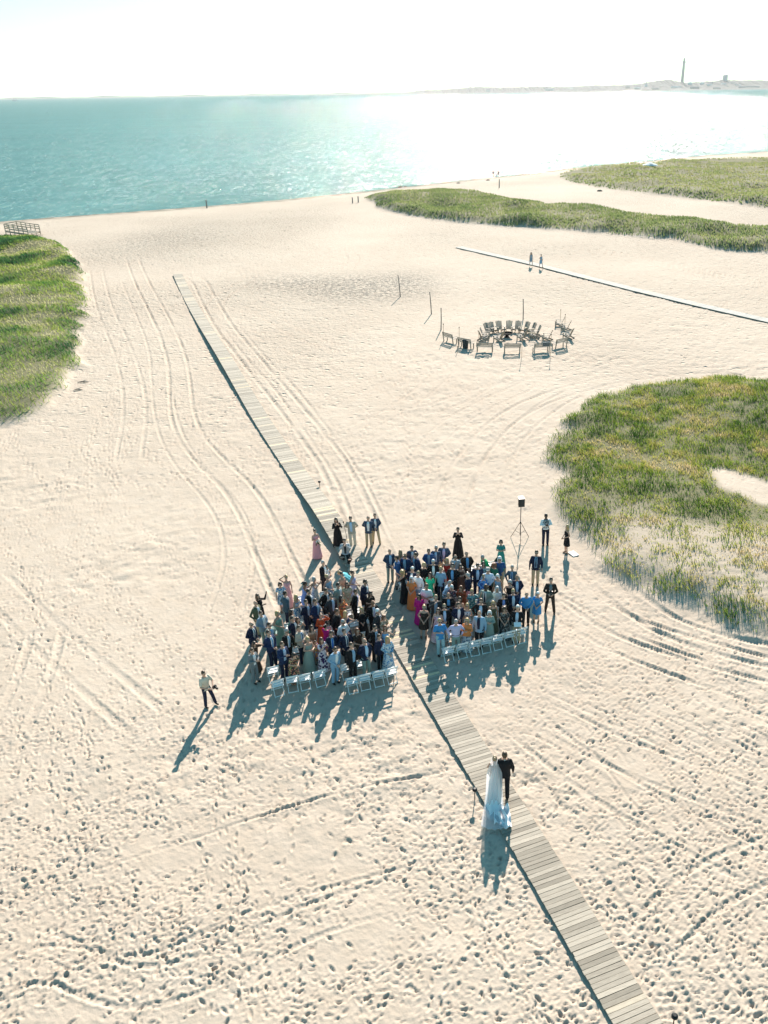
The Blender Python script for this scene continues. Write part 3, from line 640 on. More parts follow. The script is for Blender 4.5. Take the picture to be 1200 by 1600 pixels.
def build_grass():
    mg = grass_mat('dune_grass', GR)
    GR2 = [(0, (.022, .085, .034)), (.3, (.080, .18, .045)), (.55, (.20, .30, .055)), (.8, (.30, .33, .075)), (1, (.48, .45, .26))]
    mg2 = grass_mat('dune_grass_green', GR2)
    # right dune, nearest
    x, y, s, r = scatter(DUNE_R, 120, 1, (5, 24, 50, 76)); k = view_ok(x, y); x, y, s = x[k], y[k], s[k]
    den = np.clip((y - 32.0 - vnoise(x, y, 5, 8) * 9) / 5, 0, 1) * .85
    tuft = vnoise(x, y, 1.1, 71) + vnoise(x, y, .45, 72) * .8
    den = np.where(den > .3, den + np.clip(tuft, -.5, .2), np.clip((tuft + .28) * 3.0, 0, 1) * .95 + .06)
    den = np.maximum(den, np.clip(1 - np.abs(s - 1.2) / 1.2, 0, 1) * .55 * (y > 33))
    den *= np.clip(-poly_sd(x, y, BARE) / .7 + vnoise(x, y, .8, 9) , 0, 1)
    den *= np.clip(s / .8, .15, 1)
    k = r.random(len(x)) < den; x, y, s = x[k], y[k], s[k]
    tone = np.clip(.44 + vnoise(x, y, 3.5, 73) * .6 + vnoise(x, y, .9, 74) * .8 - np.clip(1 - s / 2.4, 0, 1) * .16 + r.normal(0, .15, len(x)), 0, 1)
    tf = vnoise(x, y, 1.1, 71) + vnoise(x, y, .45, 72) * .8; hg = .17 + .24 * np.clip(tf, -.45, .5) + .08 * np.clip((y - 38) / 5, 0, 1) + .10 * np.clip(1 - s / 2, 0, 1); tone = np.clip(tone + np.clip((40 - y) / 8, 0, 1) * .10, 0, 1)
    grass('dune_grass', 'tall dune grass, green and straw, on the mound right of the seated crowd', x, y, base_height(x, y), hg, np.full(len(x), .030), tone, .95, mg, 2)
    print('grass R', len(x))
    # left dune
    x, y, s, r = scatter(DUNE_L, 34, 3); k = view_ok(x, y); x, y, s = x[k], y[k], s[k]
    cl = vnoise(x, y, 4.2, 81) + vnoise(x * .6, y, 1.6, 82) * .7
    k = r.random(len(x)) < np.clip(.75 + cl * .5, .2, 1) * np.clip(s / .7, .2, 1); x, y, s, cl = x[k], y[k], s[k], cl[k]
    tone = np.clip(.60 + cl * -1.0 - np.clip(1 - s / 2.2, 0, 1) * .20 + r.normal(0, .13, len(x)), 0, 1)  # taller clumps toned darker: deep clump shade put into the blade colour
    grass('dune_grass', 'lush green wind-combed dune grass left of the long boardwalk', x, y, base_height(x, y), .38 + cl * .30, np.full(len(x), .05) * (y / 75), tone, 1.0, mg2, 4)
    print('grass L', len(x))
    # far strips
    GR3 = [(0, (.07, .12, .045)), (.35, (.14, .19, .07)), (.65, (.23, .26, .10)), (.85, (.27, .26, .12)), (1, (.42, .38, .25))]
    mg3 = grass_mat('dune_grass_far', GR3)
    x, y, s, r = scatter(DUNE_F, 16, 5); k = view_ok(x, y); x, y, s = x[k], y[k], s[k]
    cl = vnoise(x, y, 5, 83) + vnoise(x, y, 2, 84) * .7; k = r.random(len(x)) < np.clip(.75 + cl, .1, 1); x, y, s, cl = x[k], y[k], s[k], cl[k]
    tone = np.clip(.55 - cl * .4 - np.clip(1 - s / 4, 0, 1) * .25 + r.normal(0, .14, len(x)), 0, 1)
    grass('dune_grass', 'long grassy dune strip between the wide sand and the far shore', x, y, base_height(x, y), np.full(len(x), .38), np.full(len(x), .12), np.minimum(tone, .9), .6, mg3, 6)
    print('grass F', len(x))
    x, y, s, r = scatter(DUNE_B, 4.2, 7); k = view_ok(x, y); x, y, s = x[k], y[k], s[k]
    cl = vnoise(x, y, 9, 85) + vnoise(x, y, 3, 86) * .7; k = r.random(len(x)) < np.clip(.8 + cl, .2, 1); x, y, s, cl = x[k], y[k], s[k], cl[k]
    tone = np.clip(.74 - cl * .25 - np.clip(1 - s / 5, 0, 1) * .3 + r.normal(0, .1, len(x)), 0, 1)
    grass('dune_grass', 'pale green grass field behind the far sand path', x, y, base_height(x, y), np.full(len(x), .34), np.full(len(x), .26), np.minimum(tone, .86), .6, mg3, 8)
    print('grass B', len(x))
build_grass()
# ------------------------------------------------------------------ boardwalks
def along(c):
    c = np.array(c); d = np.hypot(*np.diff(c, axis=0).T); s = np.concatenate([[0], np.cumsum(d)])
    return c, s
def build_boardwalk():
    c, s = along(BW_C); WID = 1.17; r = random.Random(5)
    root_mb = MB()
    for k in range(0, int(s[-1] / 2.4)):
        for side in (-.5, .5):
            pts = []
            for q in (k * 2.4, k * 2.4 + 2.38):
                X, Y = np.interp(q, s, c[:, 0]), np.interp(q, s, c[:, 1]); X2, Y2 = np.interp(q + .3, s, c[:, 0]), np.interp(q + .3, s, c[:, 1]); d = math.hypot(X2 - X, Y2 - Y) + 1e-9
                nx, ny = (Y2 - Y) / d, -(X2 - X) / d
                pts.append((X + nx * side, Y + ny * side, bw_z(Y) - .085))
            root_mb.beam(pts[0], pts[1], .045, .10)
    root = root_mb.obj('boardwalk', M_WOODD); tag(root, 'long weathered plank boardwalk laid across the sand as the aisle', None, None, 'structure')
    pm = MB().box((0, 0, 0), (WID, .127, .034)).mesh('plank')
    n = int(s[-1] / .141); rest = MB(); end = np.array
    for k in range(n):
        q = k * .141 + .07; X, Y = np.interp(q, s, c[:, 0]), np.interp(q, s, c[:, 1]); Xa, Ya = np.interp(q - 1.2, s, c[:, 0]), np.interp(q - 1.2, s, c[:, 1]); Xb, Yb = np.interp(q + 1.2, s, c[:, 0]), np.interp(q + 1.2, s, c[:, 1])
        ang = math.atan2(Yb - Ya, Xb - Xa) - math.pi / 2
        tilt = math.atan2(bw_z(Yb) - bw_z(Ya), 2.4)
        z = bw_z(Y) - .017 + r.uniform(-.004, .004); jx = r.uniform(-.014, .014); ja = r.uniform(-.006, .006)
        if k < 300:
            o = use('plank', pm, M_PLANK, root, (X + jx, Y, z), (tilt, r.uniform(-.006, .006), ang + ja))
        else:
            rest.box((X + jx, Y, z), (WID, .127, .034), ang + ja, 0, tilt)
    o = rest.obj('far_planks', M_PLANKS, root); o['kind'] = 'stuff'
    # second boardwalk, sun and sky glare put into its pale wood colour
    c, s = along(BW2_C); mb = MB()
    for k in range(int(s[-1] / 2.4)):
        for side in (-.5, .5):
            a = [np.interp(k * 2.4, s, c[:, i]) for i in (0, 1)]; b = [np.interp(k * 2.4 + 2.38, s, c[:, i]) for i in (0, 1)]; d = math.hypot(b[0] - a[0], b[1] - a[1]); nx, ny = (b[1] - a[1]) / d, -(b[0] - a[0]) / d
            mb.beam((a[0] + nx * side, a[1] + ny * side, gz(*a) + .04), (b[0] + nx * side, b[1] + ny * side, gz(*b) + .04), .05, .10)
    root = mb.obj('boardwalk', M_WOODD); tag(root, 'pale boardwalk with sky glare painted in, crossing the far sand behind the fire circle', None, None, 'structure')
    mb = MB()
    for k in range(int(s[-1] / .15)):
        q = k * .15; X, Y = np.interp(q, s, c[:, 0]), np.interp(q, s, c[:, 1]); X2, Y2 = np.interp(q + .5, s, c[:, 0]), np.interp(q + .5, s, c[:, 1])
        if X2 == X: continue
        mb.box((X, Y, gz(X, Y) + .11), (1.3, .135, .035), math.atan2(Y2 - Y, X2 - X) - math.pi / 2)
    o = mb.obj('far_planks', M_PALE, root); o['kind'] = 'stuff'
build_boardwalk()
# ------------------------------------------------------------------ folding chairs
def make_chair():
    t = empty('folding_chair', (0, 0, 0))
    W_ = M_WHITEP
    mb = MB().box((0, -.01, .45), (.40, .385, .022), rx=math.radians(-3)); mb.box((-.205, 0, .445), (.022, .40, .035), rx=math.radians(-3)); mb.box((.205, 0, .445), (.022, .40, .035), rx=math.radians(-3)); mb.obj('seat', W_, t)
    mb = MB().box((0, .262, .775), (.42, .020, .085), rx=math.radians(-10)); mb.box((0, .235, .62), (.40, .014, .045), rx=math.radians(-10)); mb.obj('backrest', W_, t)
    for sx in (-1, 1):
        MB().beam((sx * .222, -.235, 0), (sx * .222, .275, .82), .022, .036).obj('leg', W_, t)      # front leg that runs up as the back post
        MB().beam((sx * .185, .265, 0), (sx * .185, -.10, .44), .022, .036).obj('leg', W_, t)
    MB().box((0, .250, .03), (.37, .02, .03)).obj('stretcher', W_, t)
    MB().box((0, -.205, .055), (.42, .02, .028)).obj('stretcher', W_, t)
    return t
# ------------------------------------------------------------------ fire circle furniture
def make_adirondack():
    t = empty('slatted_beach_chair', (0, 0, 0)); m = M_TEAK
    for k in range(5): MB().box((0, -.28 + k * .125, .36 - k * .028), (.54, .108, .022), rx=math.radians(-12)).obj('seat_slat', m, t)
    for k in range(5): MB().beam((-.21 + k * .105, .24, .26), ((-.21 + k * .105) * 1.25, .56, 1.02 - .03 * abs(k - 2)), .092, .02).obj('back_slat', m, t)
    for sx in (-1, 1):
        MB().box((sx * .34, -.04, .58), (.13, .72, .024)).obj('armrest', m, t)
        MB().box((sx * .31, -.32, .29), (.035, .09, .58)).obj('leg', m, t)
        MB().beam((sx * .28, -.36, .33), (sx * .28, .60, .02), .03, .12).obj('leg', m, t)
    return t
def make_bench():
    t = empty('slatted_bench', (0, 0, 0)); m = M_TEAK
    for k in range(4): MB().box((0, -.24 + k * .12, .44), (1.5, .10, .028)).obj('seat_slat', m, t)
    for k in range(3): MB().box((0, .27 + k * .035, .58 + k * .14), (1.5, .024, .105), rx=math.radians(-14)).obj('back_slat', m, t)
    for sx in (-1, 1):
        MB().box((sx * .68, -.22, .22), (.07, .07, .44)).obj('leg', m, t)
        MB().beam((sx * .68, .20, 0), (sx * .68, .36, .92), .07, .07).obj('leg', m, t)
        MB().box((sx * .70, 0, .64), (.09, .56, .03)).obj('armrest', m, t)
    return t
def zf(x, y): return (680 + x / 5.217, 460 + y / 5.217)
def build_fire_circle():
    G = 'chairs and benches around the fire circle'
    cen = P(*zf(590, 352))
    ch = [((440, 318), 'leftmost of the slatted chairs on the far arc of the circle'), ((474, 312), 'slatted chair second from left on the far arc'), ((530, 305), 'slatted chair third from left on the far arc'), ((597, 303), 'slatted chair straight behind the fire pit'), ((662, 305), 'slatted chair just right of the one behind the fire pit'), ((725, 312), 'slatted chair fifth from left on the far arc, right of centre'), ((775, 318), 'slatted chair second from the right end of the far arc'), ((812, 338), 'slatted chair at the right end of the far arc'),
          ((412, 352), 'slatted chair with pale seat on the left flank of the circle, upper'), ((398, 372), 'slatted chair with pale seat on the left flank, just behind the near bench'),
          ((800, 356), 'slatted chair low on the right flank, seat in bright sun')]
    proto = None
    def put(proto, make, pos, face, label, cat):
        o = make() if proto is None else copy_tree(proto)
        o.location = (pos[0], pos[1], gz(*pos)); o.rotation_euler = (0, 0, face); tag(o, label, cat, G); return o
    def toward(p, q): return math.atan2(q[0] - p[0], -(q[1] - p[1]))
    for pz, lab in ch:
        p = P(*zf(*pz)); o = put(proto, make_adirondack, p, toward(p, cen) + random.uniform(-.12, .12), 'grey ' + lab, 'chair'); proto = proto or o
    for pz, f, lab in (((515, 378), 2.2, 'grey slatted chair inside the circle left of the fire pit'), ((705, 368), -2.2, 'grey slatted chair inside the circle right of the fire pit'), ((905, 375), -1.9, 'lone slatted chair right of the circle, reclining away'),
                       ((1008, 262), -1.8, 'slatted chair with white seat, farthest of the three at far right'), ((1058, 296), -1.9, 'slatted chair with white seat, middle of the three at far right'), ((1078, 360), -2.1, 'slatted chair with white seat, nearest of the three at far right')):
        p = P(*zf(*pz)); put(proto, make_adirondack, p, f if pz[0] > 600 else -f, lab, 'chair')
    pb = None
    for pz, f, lab in (((122, 382), 2.25, 'weathered bench at the far left of the circle, seen from its end'), ((252, 425), 2.5, 'weathered bench with a dark bin behind it, second from left'), ((405, 462), 3.0, 'weathered slatted bench at lower left of the circle'), ((627, 470), 3.14, 'weathered slatted bench with its back to us, lower centre of the circle'), ((862, 468), -2.95, 'weathered bench with a grey towel over its back'), ((1012, 432), -2.5, 'weathered bench at the lower right of the circle')):
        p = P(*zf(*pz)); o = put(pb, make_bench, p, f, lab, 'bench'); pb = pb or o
        if 'towel' in lab:
            tw = MB().box((-.35, .345, .74), (.62, .05, .36), rx=math.radians(-14)).box((-.35, .30, .93), (.62, .13, .03)); me = tw.mesh('towel'); me.materials.append(mat('grey_towel', (.13, .14, .15)))
            t = link(bpy.data.objects.new('towel', me)); t.location = o.location; t.rotation_euler = o.rotation_euler; tag(t, 'grey towel draped over the back of a weathered bench', 'towel')
    # fire pit
    p = P(*zf(585, 345)); t = empty('fire_pit', (p[0], p[1], gz(*p))); tag(t, 'low dark round fire pit in the middle of the chair circle', 'fire pit')
    MB().loft([(0, .28, .28, 0, 0), (.06, .28, .28, 0, 0), (.1, .16, .16, 0, 0), (.24, .2, .2, 0, 0)], 20).obj('base', M_BLACK, t)
    MB().loft([(.24, .2, .2, 0, 0), (.34, .5, .5, 0, 0), (.42, .58, .58, 0, 0), (.42, .52, .52, 0, 0), (.33, .42, .42, 0, 0), (.30, .1, .1, 0, 0)], 20).obj('bowl', mat('sooty_iron', (.02, .018, .016), .95, .2, 9, 0, .05), t)
    # bin
    p = P(*zf(246, 432)); t = empty('waste_bin', (p[0] , p[1], gz(*p))); tag(t, 'dark round bin standing behind the second bench', 'bin')
    MB().loft([(0, .24, .24, 0, 0), (.70, .29, .29, 0, 0)], 16).obj('barrel', mat('dark_bin', (.03, .035, .04), .6), t); MB().loft([(.70, .30, .30, 0, 0), (.75, .30, .30, 0, 0), (.80, .18, .18, 0, 0)], 16).obj('lid', mat('dark_bin', (.03, .035, .04), .6), t)
    # torch stakes
    for pz, h, lab in (((68, 372), 1.5, 'leftmost'), ((196, 400), 1.5, 'between the two left benches'), ((356, 400), .9, 'short, beside the lower left bench'), ((705, 512), 2.0, 'pale, in front of the centre bench'), ((938, 505), 1.9, 'right of the towel bench'), ((1020, 205), .9, 'behind the far right chairs'), ((1056, 262), 1.1, 'between the far right chairs'), ((180, 470), .5, 'stub low in the sand on the left')):
        p = P(*zf(*pz)); t = empty('torch_stake', (p[0], p[1], gz(*p))); tag(t, f'thin wooden torch stake {lab}', 'torch', 'torch stakes about the fire circle')
        mw = mat('pale_cane', (.35, .24, .14)); MB().tube([(0, 0, -.1), (0, 0, h)], .018, 6).obj('cane', mw, t); MB().loft([(h, .03, .03, 0, 0), (h + .12, .045, .045, 0, 0), (h + .14, .02, .02, 0, 0)], 8).obj('burner', mat('torch_metal', (.12, .08, .05), .5), t)
build_fire_circle()
def build_posts():
    for (b, top, lab) in (((625.5, 462), 2.4, 'tall grey pole farthest left of the volleyball poles'), ((674, 489), 2.25, 'tall grey pole, second of the volleyball poles'), ((689, 514), 2.1, 'tall grey pole nearest the left bench'), ((817.3, 499), 2.05, 'tall grey pole standing behind the fire circle')):
        p = P(*b); t = empty('wooden_pole', (p[0], p[1], gz(*p))); tag(t, lab, 'pole', 'volleyball poles')
        t.rotation_euler = (0, random.uniform(-.03, .03) + (-.05 if b[0] < 680 else 0), 0)
        MB().tube([(0, 0, -.3), (.02, 0, top * .5), (0, 0, top)], [.06, .052, .045], 8).obj('shaft', M_POST, t); MB().tube([(0, 0, top), (0, 0, top + .05)], [.06, .05], 8).obj('pole_cap', M_POST, t)
    for (b, h, lab) in (((780, 293), 1.9, 'lone dark post on the far sand path'), ((551, 318), 1.1, 'short post, left of a pair near the water'), ((560, 317), 1.2, 'short post, right of a pair near the water'), ((323, 322), 1.6, 'single dark post at the water edge')):
        p = P(*b); t = empty('beach_post', (p[0], p[1], gz(*p))); tag(t, lab, 'post', 'posts near the shore')
        MB().box((0, 0, h / 2 - .1), (.22, .22, h + .2)).obj('shaft', M_POST, t); MB().box((0, 0, h + .03), (.30, .30, .06)).obj('post_cap', M_POST, t)
    # path lights by the near boardwalk
    for (b, lab) in (((740.5, 1262), 'small black stake light left of the planks beside the bride'), ((1051, 1606), 'small black stake light at the lower right edge'), ((500, 764), 'small black stake light right of the planks behind the ceremony')):
        p = P(*b); 
        if b[1] == 1262: p = P(741.8, 1250)
        t = empty('stake_light', (p[0], p[1], gz(*p))); tag(t, lab, 'path light', 'stake lights beside the boardwalk')
        MB().tube([(0, 0, -.1), (0, 0, .42)], .016, 6).obj('stake', M_BLACK, t); MB().loft([(.40, .05, .05, 0, 0), (.44, .085, .085, 0, 0), (.49, .085, .085, 0, 0), (.52, .04, .04, 0, 0)], 12).obj('lamp_head', M_BLACK, t)
    # loudspeaker and its stand
    p = P(812.5, 843); z = gz(*p); t = empty('speaker_stand', (p[0], p[1], z)); tag(t, 'black tripod stand holding the loudspeaker behind the right-hand guests', 'stand')
    MB().tube([(0, 0, .25), (0, 0, 2.0)], .020, 8).obj('pole', M_BLACK, t)
    MB().tube([(0, 0, .95), (0, 0, 1.08)], .035, 8).obj('collar', M_BLACK, t)
    for k in range(3):
        a = 2 * math.pi * k / 3 + .5; x_, y_ = math.cos(a), math.sin(a)
        MB().tube([(0, 0, 1.05), (x_ * .55, y_ * .55, .0)], .014, 6).obj('leg', M_BLACK, t); MB().tube([(0, 0, .35), (x_ * .30, y_ * .30, .46)], .010, 6).obj('brace', M_BLACK, t)
    t = empty('loudspeaker', (p[0], p[1], z + 1.98), .1); tag(t, 'black loudspeaker box on top of the tripod stand', 'loudspeaker')
    mb = MB(); mb.rings([[(-.16, -.17, 0), (.16, -.17, 0), (.13, .17, 0), (-.13, .17, 0)], [(-.16, -.17, .46), (.16, -.17, .46), (.13, .17, .46), (-.13, .17, .46)]], 4); mb.obj('cabinet', mat('speaker_plastic', (.02, .02, .022), .4), t)
    MB().box((0, -.176, .23), (.27, .012, .40)).obj('grille', mat('speaker_grille', (.035, .035, .035), .6), t); MB().tube([(-.05, 0, .46), (-.05, 0, .50), (.05, 0, .50), (.05, 0, .46)], .012, 6).obj('handle', M_BLACK, t)
    # microphone stand
    p = P(543.6, 856, .2); t = empty('microphone_stand', (p[0], p[1], .2)); tag(t, 'slim microphone stand in front of the man in the beige suit', 'stand')
    MB().tube([(0, 0, .02), (-.04, .0, .8), (-.12, 0, 1.45)], .013, 6).obj('pole', mat('mic_pole', (.05, .04, .04), .4), t); MB().loft([(0, .14, .14, 0, 0), (.025, .13, .13, 0, 0)], 14).obj('base', M_BLACK, t); MB().ell((-.13, -.01, 1.49), (.035, .035, .055)).obj('microphone', M_BLACK, t)
    # sheet of paper / white board lying on the sand
    p = P(896, 866); z = gz(*p); o = MB().box((0, 0, .03), (.34, .46, .03), rz=.5, rx=.04).obj('white_board', mat('white_card', (.8, .8, .78), .7)); o.location = (p[0], p[1], z); tag(o, 'small white board lying flat on the sand by the grass edge', 'board')
    # white tent hump and low things beyond the far grass
    p = P(1015, 266); z = gz(*p); t = empty('beach_tent', (p[0], p[1], z)); tag(t, 'tiny white dome tent on the far grass field', 'tent')
    MB().loft([(.3, 2.3, 2.0, 0, 0), (.5, 2.0, 1.7, 0, 0), (1.1, .3, .25, 0, 0)], 16).obj('canopy', mat('tent_cloth', (.75, .75, .74)), t); MB().box((0, -1.5, .45), (.8, .12, .5), rx=-.15).obj('door', mat('tent_door', (.35, .36, .38)), t)
    # rocks and driftwood near the far shore
    r = random.Random(9)
    for (b, s_, lab) in (((937, 299), .6, 'dark flat rock on the far sand path'), ((625, 289), .6, 'dark rock at the water edge by the grass tip, left'), ((633, 288), .45, 'small dark rock at the water edge by the grass tip, right'), ((762, 279.5), .55, 'low dark rock on the wet far shore'), ((716, 284), .5, 'pale lump on the far shore above the grass strip')):
        p = P(*b); mb = MB().ell((0, 0, .1), (1, .6, .42), 12, 8); me = mb.mesh('shore_rock', True)
        for v_ in me.vertices: v_.co += Vector(noise.noise_vector(v_.co * 2.1 + Vector((b[0], 0, 0)))) * .28
        me.materials.append(mat('dark_rock', (.10, .09, .075), .9)); o = link(bpy.data.objects.new('shore_rock', me)); o.location = (p[0], p[1], gz(*p)); o.scale = (s_,) * 3; tag(o, lab, 'rock', 'rocks by the far shore')
    # driftwood and weed tangles on the left sand
    for i, (b, L, lab) in enumerate((((130, 598), .9, 'dark driftwood stick on the sand beside the left grass'), ((122, 610), .7, 'short driftwood twig just below the longer stick'))):
        p = P(*b); z = gz(*p); t = empty('driftwood', (p[0], p[1], z + .03), r.uniform(-.4, .4)); tag(t, lab, 'driftwood', 'driftwood on the left sand')
        MB().tube([(-L / 2, 0, 0), (-L * .1, .06, .05), (L * .2, .02, .03), (L / 2, .1, 0)], [.02, .05, .045, .015], 7).obj('limb', mat('driftwood_grey', (.22, .19, .16), .9), t)
        MB().tube([(-L * .1, .05, .05), (.08, .28, .09), (.2, .4, .05)], [.03, .02, .008], 6).obj('twig', mat('driftwood_grey', (.22, .19, .16), .9), t)
    # wooden beach access deck at the left shore
    a = P(28, 371); z = gz(*a); t = empty('beach_stairs', (a[0], a[1], z - .1), math.radians(-14)); tag(t, 'raised wooden beach access deck with railings at the left waterline', 'stairs')
    mwd = wood_mat('deck_wood', (.34, .28, .21), (.50, .44, .35))
    L, Wd, zd = 4.3, 3.0, .85
    def floor_z(u): return zd - .10 * u
    pm = MB().box((0, 0, 0), (.17, Wd, .05)).mesh('deck_board')
    for k in range(int(L * 2 / .19)):
        u = -L + k * .19 + .1
        use('deck_board', pm, mwd, t, (u * .5, Wd / 2, floor_z(u * .5)), (0, math.radians(5.7), 0)) if k % 1 == 0 else None
    for yy in (0.0, Wd):
        for k in range(6):
            u = -L / 2 + k * L / 5; MB().box((u, yy, floor_z(u) / 2 + .45), (.10, .10, floor_z(u) + 1.15)).obj('post', mwd, t)
        for hz in (.40, .72, 1.05): MB().beam((-L / 2, yy, floor_z(-L / 2) + hz), (L / 2, yy, floor_z(L / 2) + hz), .05, .13).obj('rail', mwd, t)
    for hz in (.40, .72, 1.05): MB().beam((-L / 2, 0, floor_z(-L / 2) + hz), (-L / 2, Wd, floor_z(-L / 2) + hz), .05, .13).obj('rail', mwd, t)
    for yy in (0, Wd): MB().beam((-L / 2, yy, floor_z(-L / 2) - .14), (L / 2, yy, floor_z(L / 2) - .14), .06, .2).obj('beam', mwd, t)
    for k in range(3):
        MB().box((L / 2 + .18 + k * .28, Wd / 2, floor_z(L / 2) - .17 * (k + 1)), (.28, Wd * .6, .04)).obj('step', mwd, t)
build_posts()
# ------------------------------------------------------------------ people
def blob(mb, voxel, dec, name, post=None):
    me = mb.mesh('tmp'); o = bpy.data.objects.new('tmp', me); COL.objects.link(o)
    md = o.modifiers.new('r', 'REMESH'); md.mode = 'VOXEL'; md.voxel_size = voxel; md.use_smooth_shade = True
    sm = o.modifiers.new('s', 'SMOOTH'); sm.factor = .5; sm.iterations = 2
    dc = o.modifiers.new('d', 'DECIMATE'); dc.ratio = dec
    dg = bpy.context.evaluated_depsgraph_get(); out = bpy.data.meshes.new_from_object(o.evaluated_get(dg)); out.name = name
    bpy.data.objects.remove(o); bpy.data.meshes.remove(me); out.materials.clear()
    if post:
        for v_ in out.vertices: v_.co = post(v_.co)
    out.polygons.foreach_set('use_smooth', [True] * len(out.polygons)); out.update()
    return out
ARMS = {  # elbow, wrist for the left (+x) arm; 'R' overrides for the right arm
    'down': ((.255, .03, 1.16), (.265, -.05, .91)), 'clasp': ((.28, .05, 1.18), (.055, -.22, 1.02)), 'chest': ((.26, -.06, 1.20), (.06, -.27, 1.27)),
    'phone': ((.25, -.17, 1.29), (.07, -.29, 1.52)), 'back': ((.29, .09, 1.18), (.09, .19, .99)), 'pocket': ((.33, .07, 1.17), (.225, -.03, .97)),
    'cross': ((.27, -.03, 1.17), (-.04, -.21, 1.15)), 'hold': ((.28, -.10, 1.17), (.10, -.34, 1.15)), 'link': ((.30, .0, 1.18), (.20, -.24, 1.12)), 'shade': ((.40, -.16, 1.52), (.12, -.13, 1.72)), 'head': ((.36, -.02, 1.60), (.12, -.06, 1.76)), 'wave': ((.40, -.05, 1.30), (.47, -.12, 1.56))}
def skel(sex, pose, legs):
    k = .88 if sex == 'w' else 1.0; S = {}
    L, R = (pose.split('/') + [pose])[:2] if '/' in pose else (pose, pose)
    for s, pz in ((1, L), (-1, R)):
        e, w_ = ARMS[pz]; off = .0 if pz not in ('clasp', 'chest', 'cross') or s > 0 else .02
        S[s] = (Vector((s * .166 * k, .01, 1.420)), Vector((s * e[0] * k, e[1], e[2])), Vector((s * w_[0] * k, w_[1] - off, w_[2] + off)))
    fw = {'stand': (.105, 0, .105, 0), 'wide': (.20, -.06, .17, .10), 'walk': (.09, -.24, .08, .22), 'kneel': (.12, -.25, .10, .1)}[legs]
    S['feet'] = ((fw[0], fw[1]), (-fw[2], fw[3])); S['k'] = k
    return S
def bender(bend):
    if not bend: return None
    def f(co):
        z0 = .95; 
        if co.z <= z0 - .1: return co
        t = min(1, (co.z - z0 + .1) / .3); a = bend * t * t * (3 - 2 * t)
        y, z = co.y, co.z - z0
        return Vector((co.x, y * math.cos(a) - z * math.sin(a), z0 + y * math.sin(a) + z * math.cos(a)))
    return f
PROTO = {}
def leg_pts(S, s):
    fx_, fy = S['feet'][0 if s > 0 else 1]; s_ = 1
    hip = Vector((s * .095, 0, .92)); foot = Vector((fx_ if s > 0 else fx_, fy, .09)); kn = (hip + foot) / 2 + Vector((0, -.03, .0)); return hip, kn, foot
def torso_body(sex):
    if sex == 'w': return [(.80, .14, .105, 0, .01), (.90, .178, .125, 0, .015), (1.0, .155, .105, 0, 0), (1.12, .125, .09, 0, 0), (1.25, .15, .115, 0, -.015), (1.34, .155, .11, 0, -.01), (1.43, .14, .08, 0, 0), (1.48, .07, .06, 0, .005)]
    return [(.80, .14, .10, 0, .01), (.90, .165, .115, 0, .01), (1.02, .155, .11, 0, 0), (1.15, .16, .11, 0, 0), (1.30, .185, .125, 0, 0), (1.40, .185, .115, 0, 0), (1.46, .14, .085, 0, 0), (1.50, .07, .065, 0, 0)]
